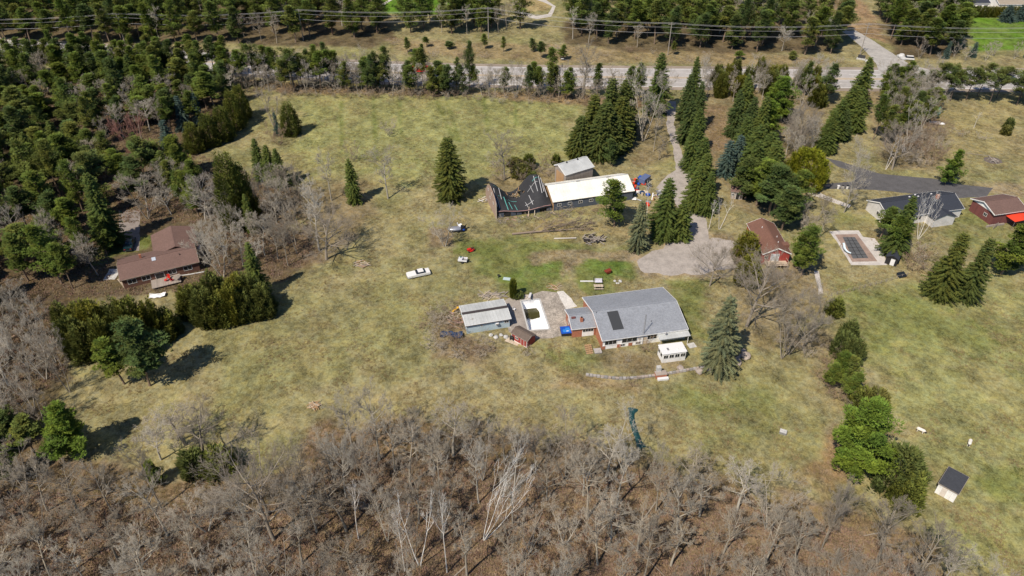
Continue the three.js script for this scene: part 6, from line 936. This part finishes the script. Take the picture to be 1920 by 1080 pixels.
// umbrella pines along the highway, right
scatter([[1745, 178], [1900, 184], [1990, 190], [1990, 200], [1890, 198], [1750, 194]], 4.6, 78, (x, z, R) => plant('umbrella_pine', x, z, 10.5 + R() * 2.5, 3.2 + R() * .9, 'umbrella-crowned pine with a bare trunk along the highway', 'umbrella pines'));
scatter([[1660, 165], [1745, 170], [1760, 215], [1690, 260], [1645, 230]], 3.6, 79, (x, z, R) => plant(R() < .5 ? 'pine_tree' : 'forked_tree', x, z, 8 + R() * 5, 2.8 + R() * 1.4, 'tree in the mixed stand behind the birch clump', 'mixed stand below the junction'));
scatter([[1700, 250], [1760, 240], [1780, 300], [1720, 318], [1690, 300]], 3, 80, (x, z, R) => plant('bare_shrub', x, z, 3 + R() * 3, 1.6 + R(), 'bare shrub in the thicket east of the birch clump', 'thicket by the asphalt drive', 'shrub'));
scatter([[1310, 148], [1560, 152], [1560, 172], [1392, 192], [1318, 186]], 4.2, 81, (x, z, R) => plant(R() < .4 ? 'cedar_tree' : 'bare_tree', x, z, 6 + R() * 5, 2 + R(), 'tree in the gap between the drive row and belt', 'gap trees by the highway'));
scatter([[1480, 240], [1540, 250], [1520, 290], [1490, 320], [1470, 300]], 3.4, 82, (x, z, R) => plant('bare_tree', x, z, 6 + R() * 4, 2 + R(), 'bare tree between the belt and the rounded cedar', 'bare trees by the rounded cedar'));
scatter([[1500, 400], [1545, 400], [1535, 460], [1505, 460]], 4, 83, (x, z, R) => plant('bare_tree', x, z, 6 + R() * 3, 1.8 + R(), 'bare tree behind the red cottage', 'bare trees behind the cottage'));
scatter([[1690, 470], [1740, 470], [1740, 510], [1700, 505]], 2.8, 84, (x, z, R) => plant('bare_shrub', x, z, 2 + R() * 2, 1.2 + R(), 'bare shrub by the black shed', 'shrubs by the black shed', 'shrub'));
scatter([[1380, 500], [1480, 505], [1470, 540], [1390, 545]], 3.4, 85, (x, z, R) => plant('bare_shrub', x, z, 2 + R() * 2.4, 1.4 + R(), 'bare shrub on the bank below the red cottage', 'shrubs below the cottage', 'shrub'));
scatter([[1480, 640], [1570, 640], [1600, 745], [1640, 770], [1580, 780], [1530, 690]], 3.4, 86, (x, z, R) => plant('bare_shrub', x, z, 1.6 + R() * 2, 1.2 + R(), 'grey bare shrub woven into the pasture hedgerow', 'hedgerow bare shrubs', 'shrub'));
scatter([[790, 590], [860, 575], [870, 630], [930, 640], [925, 672], [840, 665], [795, 645]], 2.6, 87, (x, z, R) => plant('bare_shrub', x, z, 1 + R() * 1.6, 1 + R() * .9, 'brown shrub in the rough ground round the pool house', 'shrubs round the pool house', 'shrub'), [W2([[862, 560], [960, 555], [965, 628], [872, 640]])]);
scatter([[910, 315], [1045, 305], [1040, 335], [940, 345]], 3.4, 88, (x, z, R) => plant(R() < .3 ? 'juniper' : 'bare_shrub', x, z, 2 + R() * 2.4, 1.4 + R(), 'shrub in the scrub behind the barns', 'scrub behind the barns', 'shrub'));
scatter([[940, 418], [1040, 398], [1130, 390], [1120, 402], [1030, 410], [945, 428]], 2.4, 89, (x, z, R) => plant('bare_shrub', x, z, .9 + R() * .9, .8 + R() * .7, 'low brown weed bush along the barn front', 'weeds along the barn front', 'shrub'));
for (const [x, y, h, l] of [[988, 664, 1.6, 'small brown bush on the grass below the red shed'], [1190, 722, 1.4, 'brown bush under the retaining wall'], [1215, 655, 2.2, 'bare climber beside the house door'], [1178, 676, .9, 'low brown flower bed shrub before the house'], [1840, 262, 2.2, 'brown bush at the head of the pasture'], [1800, 255, 2, 'loose brown bush at the pasture head'], [480, 480, 3, 'brown thicket bush by the hedge spruce'], [865, 700, .8, 'tiny bush on the dry lawn']]) { const p = G(x, y); plant('bare_shrub', p.x, p.z, h, h * .8, l, undefined, 'shrub'); }
for (const [x, y, h] of [[1889, 240, 4], [1884, 252, 3.4]]) { const p = G(x, y); plant('juniper', p.x, p.z, h, 1.5, 'young green conifer pair on the upper pasture', 'conifer pair on the pasture', 'shrub', 1); }
// the leafless wood at the bottom
const lower = [[-260, 940], [60, 915], [230, 945], [420, 960], [548, 940], [590, 880], [660, 850], [760, 862], [860, 850], [960, 868], [1180, 890], [1230, 868], [1300, 905], [1420, 940], [1480, 970], [1600, 990], [1690, 1040], [1760, 1090], [1810, 1160], [1840, 1330], [-260, 1330]];
// the gaps the photograph shows round the big oak, the birches and the tarp
const standOut = [[[395, 990], [545, 990], [560, 1075], [390, 1075]], [[870, 990], [975, 990], [985, 1070], [860, 1070]], [[710, 1050], [850, 1050], [860, 1120], [700, 1120]], [[1140, 850], [1275, 850], [1275, 945], [1140, 945]]].map(W2);
scatter(lower, 4.9, 91, (x, z, R) => { const q = R(); plant(q < .72 ? 'bare_tree' : 'forked_tree', x, z, 8 + R() * 8, 2.4 + R() * 2.2, q < .72 ? 'leafless grey tree in the brown wood below the lawn' : 'forked leafless tree in the brown wood below the lawn', 'leafless wood'); }, standOut);
scatter(lower, 4.6, 92, (x, z, R) => { if (R() < .24) plant('bare_shrub', x, z, 1.2 + R() * 2, 1 + R(), 'bare understorey shrub in the brown wood', 'understorey of the leafless wood', 'shrub'); }, standOut);
scatter([[600, 845], [760, 815], [880, 800], [1000, 815], [1180, 850], [1180, 868], [960, 850], [860, 832], [760, 850], [620, 868]], 3.2, 93, (x, z, R) => plant('bare_shrub', x, z, 2 + R() * 2.4, 1.2 + R(), 'twiggy shrub along the upper edge of the brown wood', 'wood edge shrubs', 'shrub'));
scatter([[-60, 820], [60, 800], [130, 850], [60, 900], [-60, 930]], 4.6, 94, (x, z, R) => plant('pine_tree', x, z, 6 + R() * 4, 2.4 + R() * 1.2, 'pine at the dark lower-lawn corner of the woods', 'pines at the wood corner'));
// ---- fallen tree below the barn
{
  const p = G(960, 441), q = G(1110, 424), d = q.clone().sub(p), t = bare(d.length() * 1.05, 6, 501, { fork: .22, limbs: 16, up: .9, thick: .014, fine: .03, kids: [0, 5, 4, 4, 3] }), g = new THREE.Group(); g.name = numbered('fallen_tree'); tag(g, 'uprooted bare tree lying in the dry grass before the barn', 'fallen tree'); const w = woodMat(.24, .19, .15); part(g, 'trunk', t.trunk, w); part(g, 'crown', t.crown, w); g.scale.set(1, 1, .55); g.position.set(p.x, .35, p.z); g.quaternion.setFromUnitVectors(V(0, 1, 0), d.normalize()); scene.add(g);
}
// fallen logs in the wood
{ const R = rng(95), m = [woodMat(.2, .165, .13), woodMat(.27, .235, .19)]; for (let k = 0; k < 9; k++) { const p = G(520 + R() * 1150, 960 + R() * 130), a = R() * 3.1, l = 2 + R() * 3, W = new Wood(); W.tube([V(-Math.cos(a) * l, .12, -Math.sin(a) * l), V(0, .2, 0), V(Math.cos(a) * l, .15, Math.sin(a) * l)], [.16, .13, .06], 6); solo('fallen_log', 'dead log lying on the leaf litter of the wood', 'log', W.geo(), m[k % 2], V(p.x, 0, p.z), 0, 'logs on the wood floor'); } }
// ---------------------------------------------------------------- ground cover too fine to count
function cover(name, label, cat, geo, mats, spots) {
  const im = new THREE.InstancedMesh(geo, mats, spots.length), o = new THREE.Object3D(), c = new THREE.Color(), R = rng(name.length * 31); im.name = numbered(name);
  spots.forEach(([x, z, s], i) => { o.position.set(x, 0, z); o.rotation.y = R() * 6.28; o.scale.set(s, s * (.7 + .6 * R()), s); o.updateMatrix(); im.setMatrixAt(i, o.matrix); const k = .75 + .5 * R(); im.setColorAt(i, c.setRGB(k, k * (.88 + .2 * R()), k * (.8 + .35 * R()))); });
  im.userData.kind = 'stuff'; tag(im, label, cat); im.castShadow = im.receiveShadow = true; scene.add(im);
}
function tuftGeo(n, h, r, w, seed) { const R = rng(seed), L = new Leaves(); for (let i = 0; i < n; i++) { const a = R() * 6.28, q = R() * r, x = Math.cos(a) * q, z = Math.sin(a) * q, b = R() * 6.28, l = h * (.5 + .7 * R()), lean = .35 + .5 * R(); L.tri([x - Math.sin(b) * w, 0, z + Math.cos(b) * w], [x + Math.sin(b) * w, 0, z - Math.cos(b) * w], [x + Math.cos(b) * l * lean, l, z + Math.sin(b) * l * lean], [1, 1, 1]); } const g = L.geo(); g.deleteAttribute('color'); return g; }
{
  const R = rng(1234), dry = [], green = [], leaf = [];
  const woodP = W2(lower), leftP = W2([[-160, 160], [420, 158], [455, 176], [400, 226], [300, 262], [560, 360], [600, 480], [480, 540], [118, 560], [130, 700], [-160, 880]]);
  for (let i = 0; i < 190000; i++) {
    const v = R(), z = -62 - Math.pow(v, 1.4) * 230, x = (R() * 2 - 1) * (78 + (-z - 62) * .62); const p = V(x, 0, z);
    const inW = sdPoly(woodP, x, z) < 0 || sdPoly(leftP, x, z) < 0; const n = fbm(x / 5, z / 5, 66);
    if (inW) { if (R() < .8) leaf.push([x, z, .6 + R() * .9]); continue; }
    const c = groundColour(x, z), isG = c[1] > c[0] * 1.02, brown = c[0] > c[1] * 1.28; void p;
    if (brown ? R() < .75 : n > .5 && R() < (n - .5) * 4) (isG ? green : dry).push([x, z, (brown ? .9 : .5) + R() * .6]);
  }
  const blocked = [...POOL.length ? [POOL.map(p => [p.x, p.z])] : [], W2([[940, 560], [1066, 540], [1090, 580], [1290, 540], [1300, 680], [1120, 660], [1050, 636], [860, 640], [855, 570]]), W2([[1195, 470], [1290, 446], [1412, 460], [1400, 512], [1262, 520], [1200, 512]]), W2([[1555, 430], [1612, 430], [1668, 500], [1590, 500]]), W2([[1540, 290], [1870, 340], [1870, 375], [1640, 410], [1530, 350]]), W2([[1240, 190], [1275, 190], [1330, 450], [1290, 452], [1225, 350]]), W2([[905, 340], [1180, 318], [1195, 362], [935, 408]]), W2([[200, 418], [375, 418], [380, 490], [210, 545]]), W2([[395, 100], [2100, 118], [2100, 170], [395, 142]])];
  const ok = l => l.filter(([x, z]) => !blocked.some(b => sdPoly(b, x, z) < 0));
  cover('dry_grass', 'tufts of dry straw-coloured grass over the lawns', 'grass', tuftGeo(14, .24, .42, .03, 1), P(.27, .21, .11, { roughness: 1 }), ok(dry));
  cover('green_grass', 'tufts of fresh green grass on the lawns', 'grass', tuftGeo(12, .2, .35, .03, 2), P(.13, .16, .045, { roughness: 1 }), ok(green));
  cover('leaf_litter', 'dead leaves and twigs covering the wood floor', 'leaf litter', tuftGeo(12, .22, .55, .09, 3), P(.235, .17, .115, { roughness: 1 }), ok(leaf));
}
renderer.render(scene, camera);
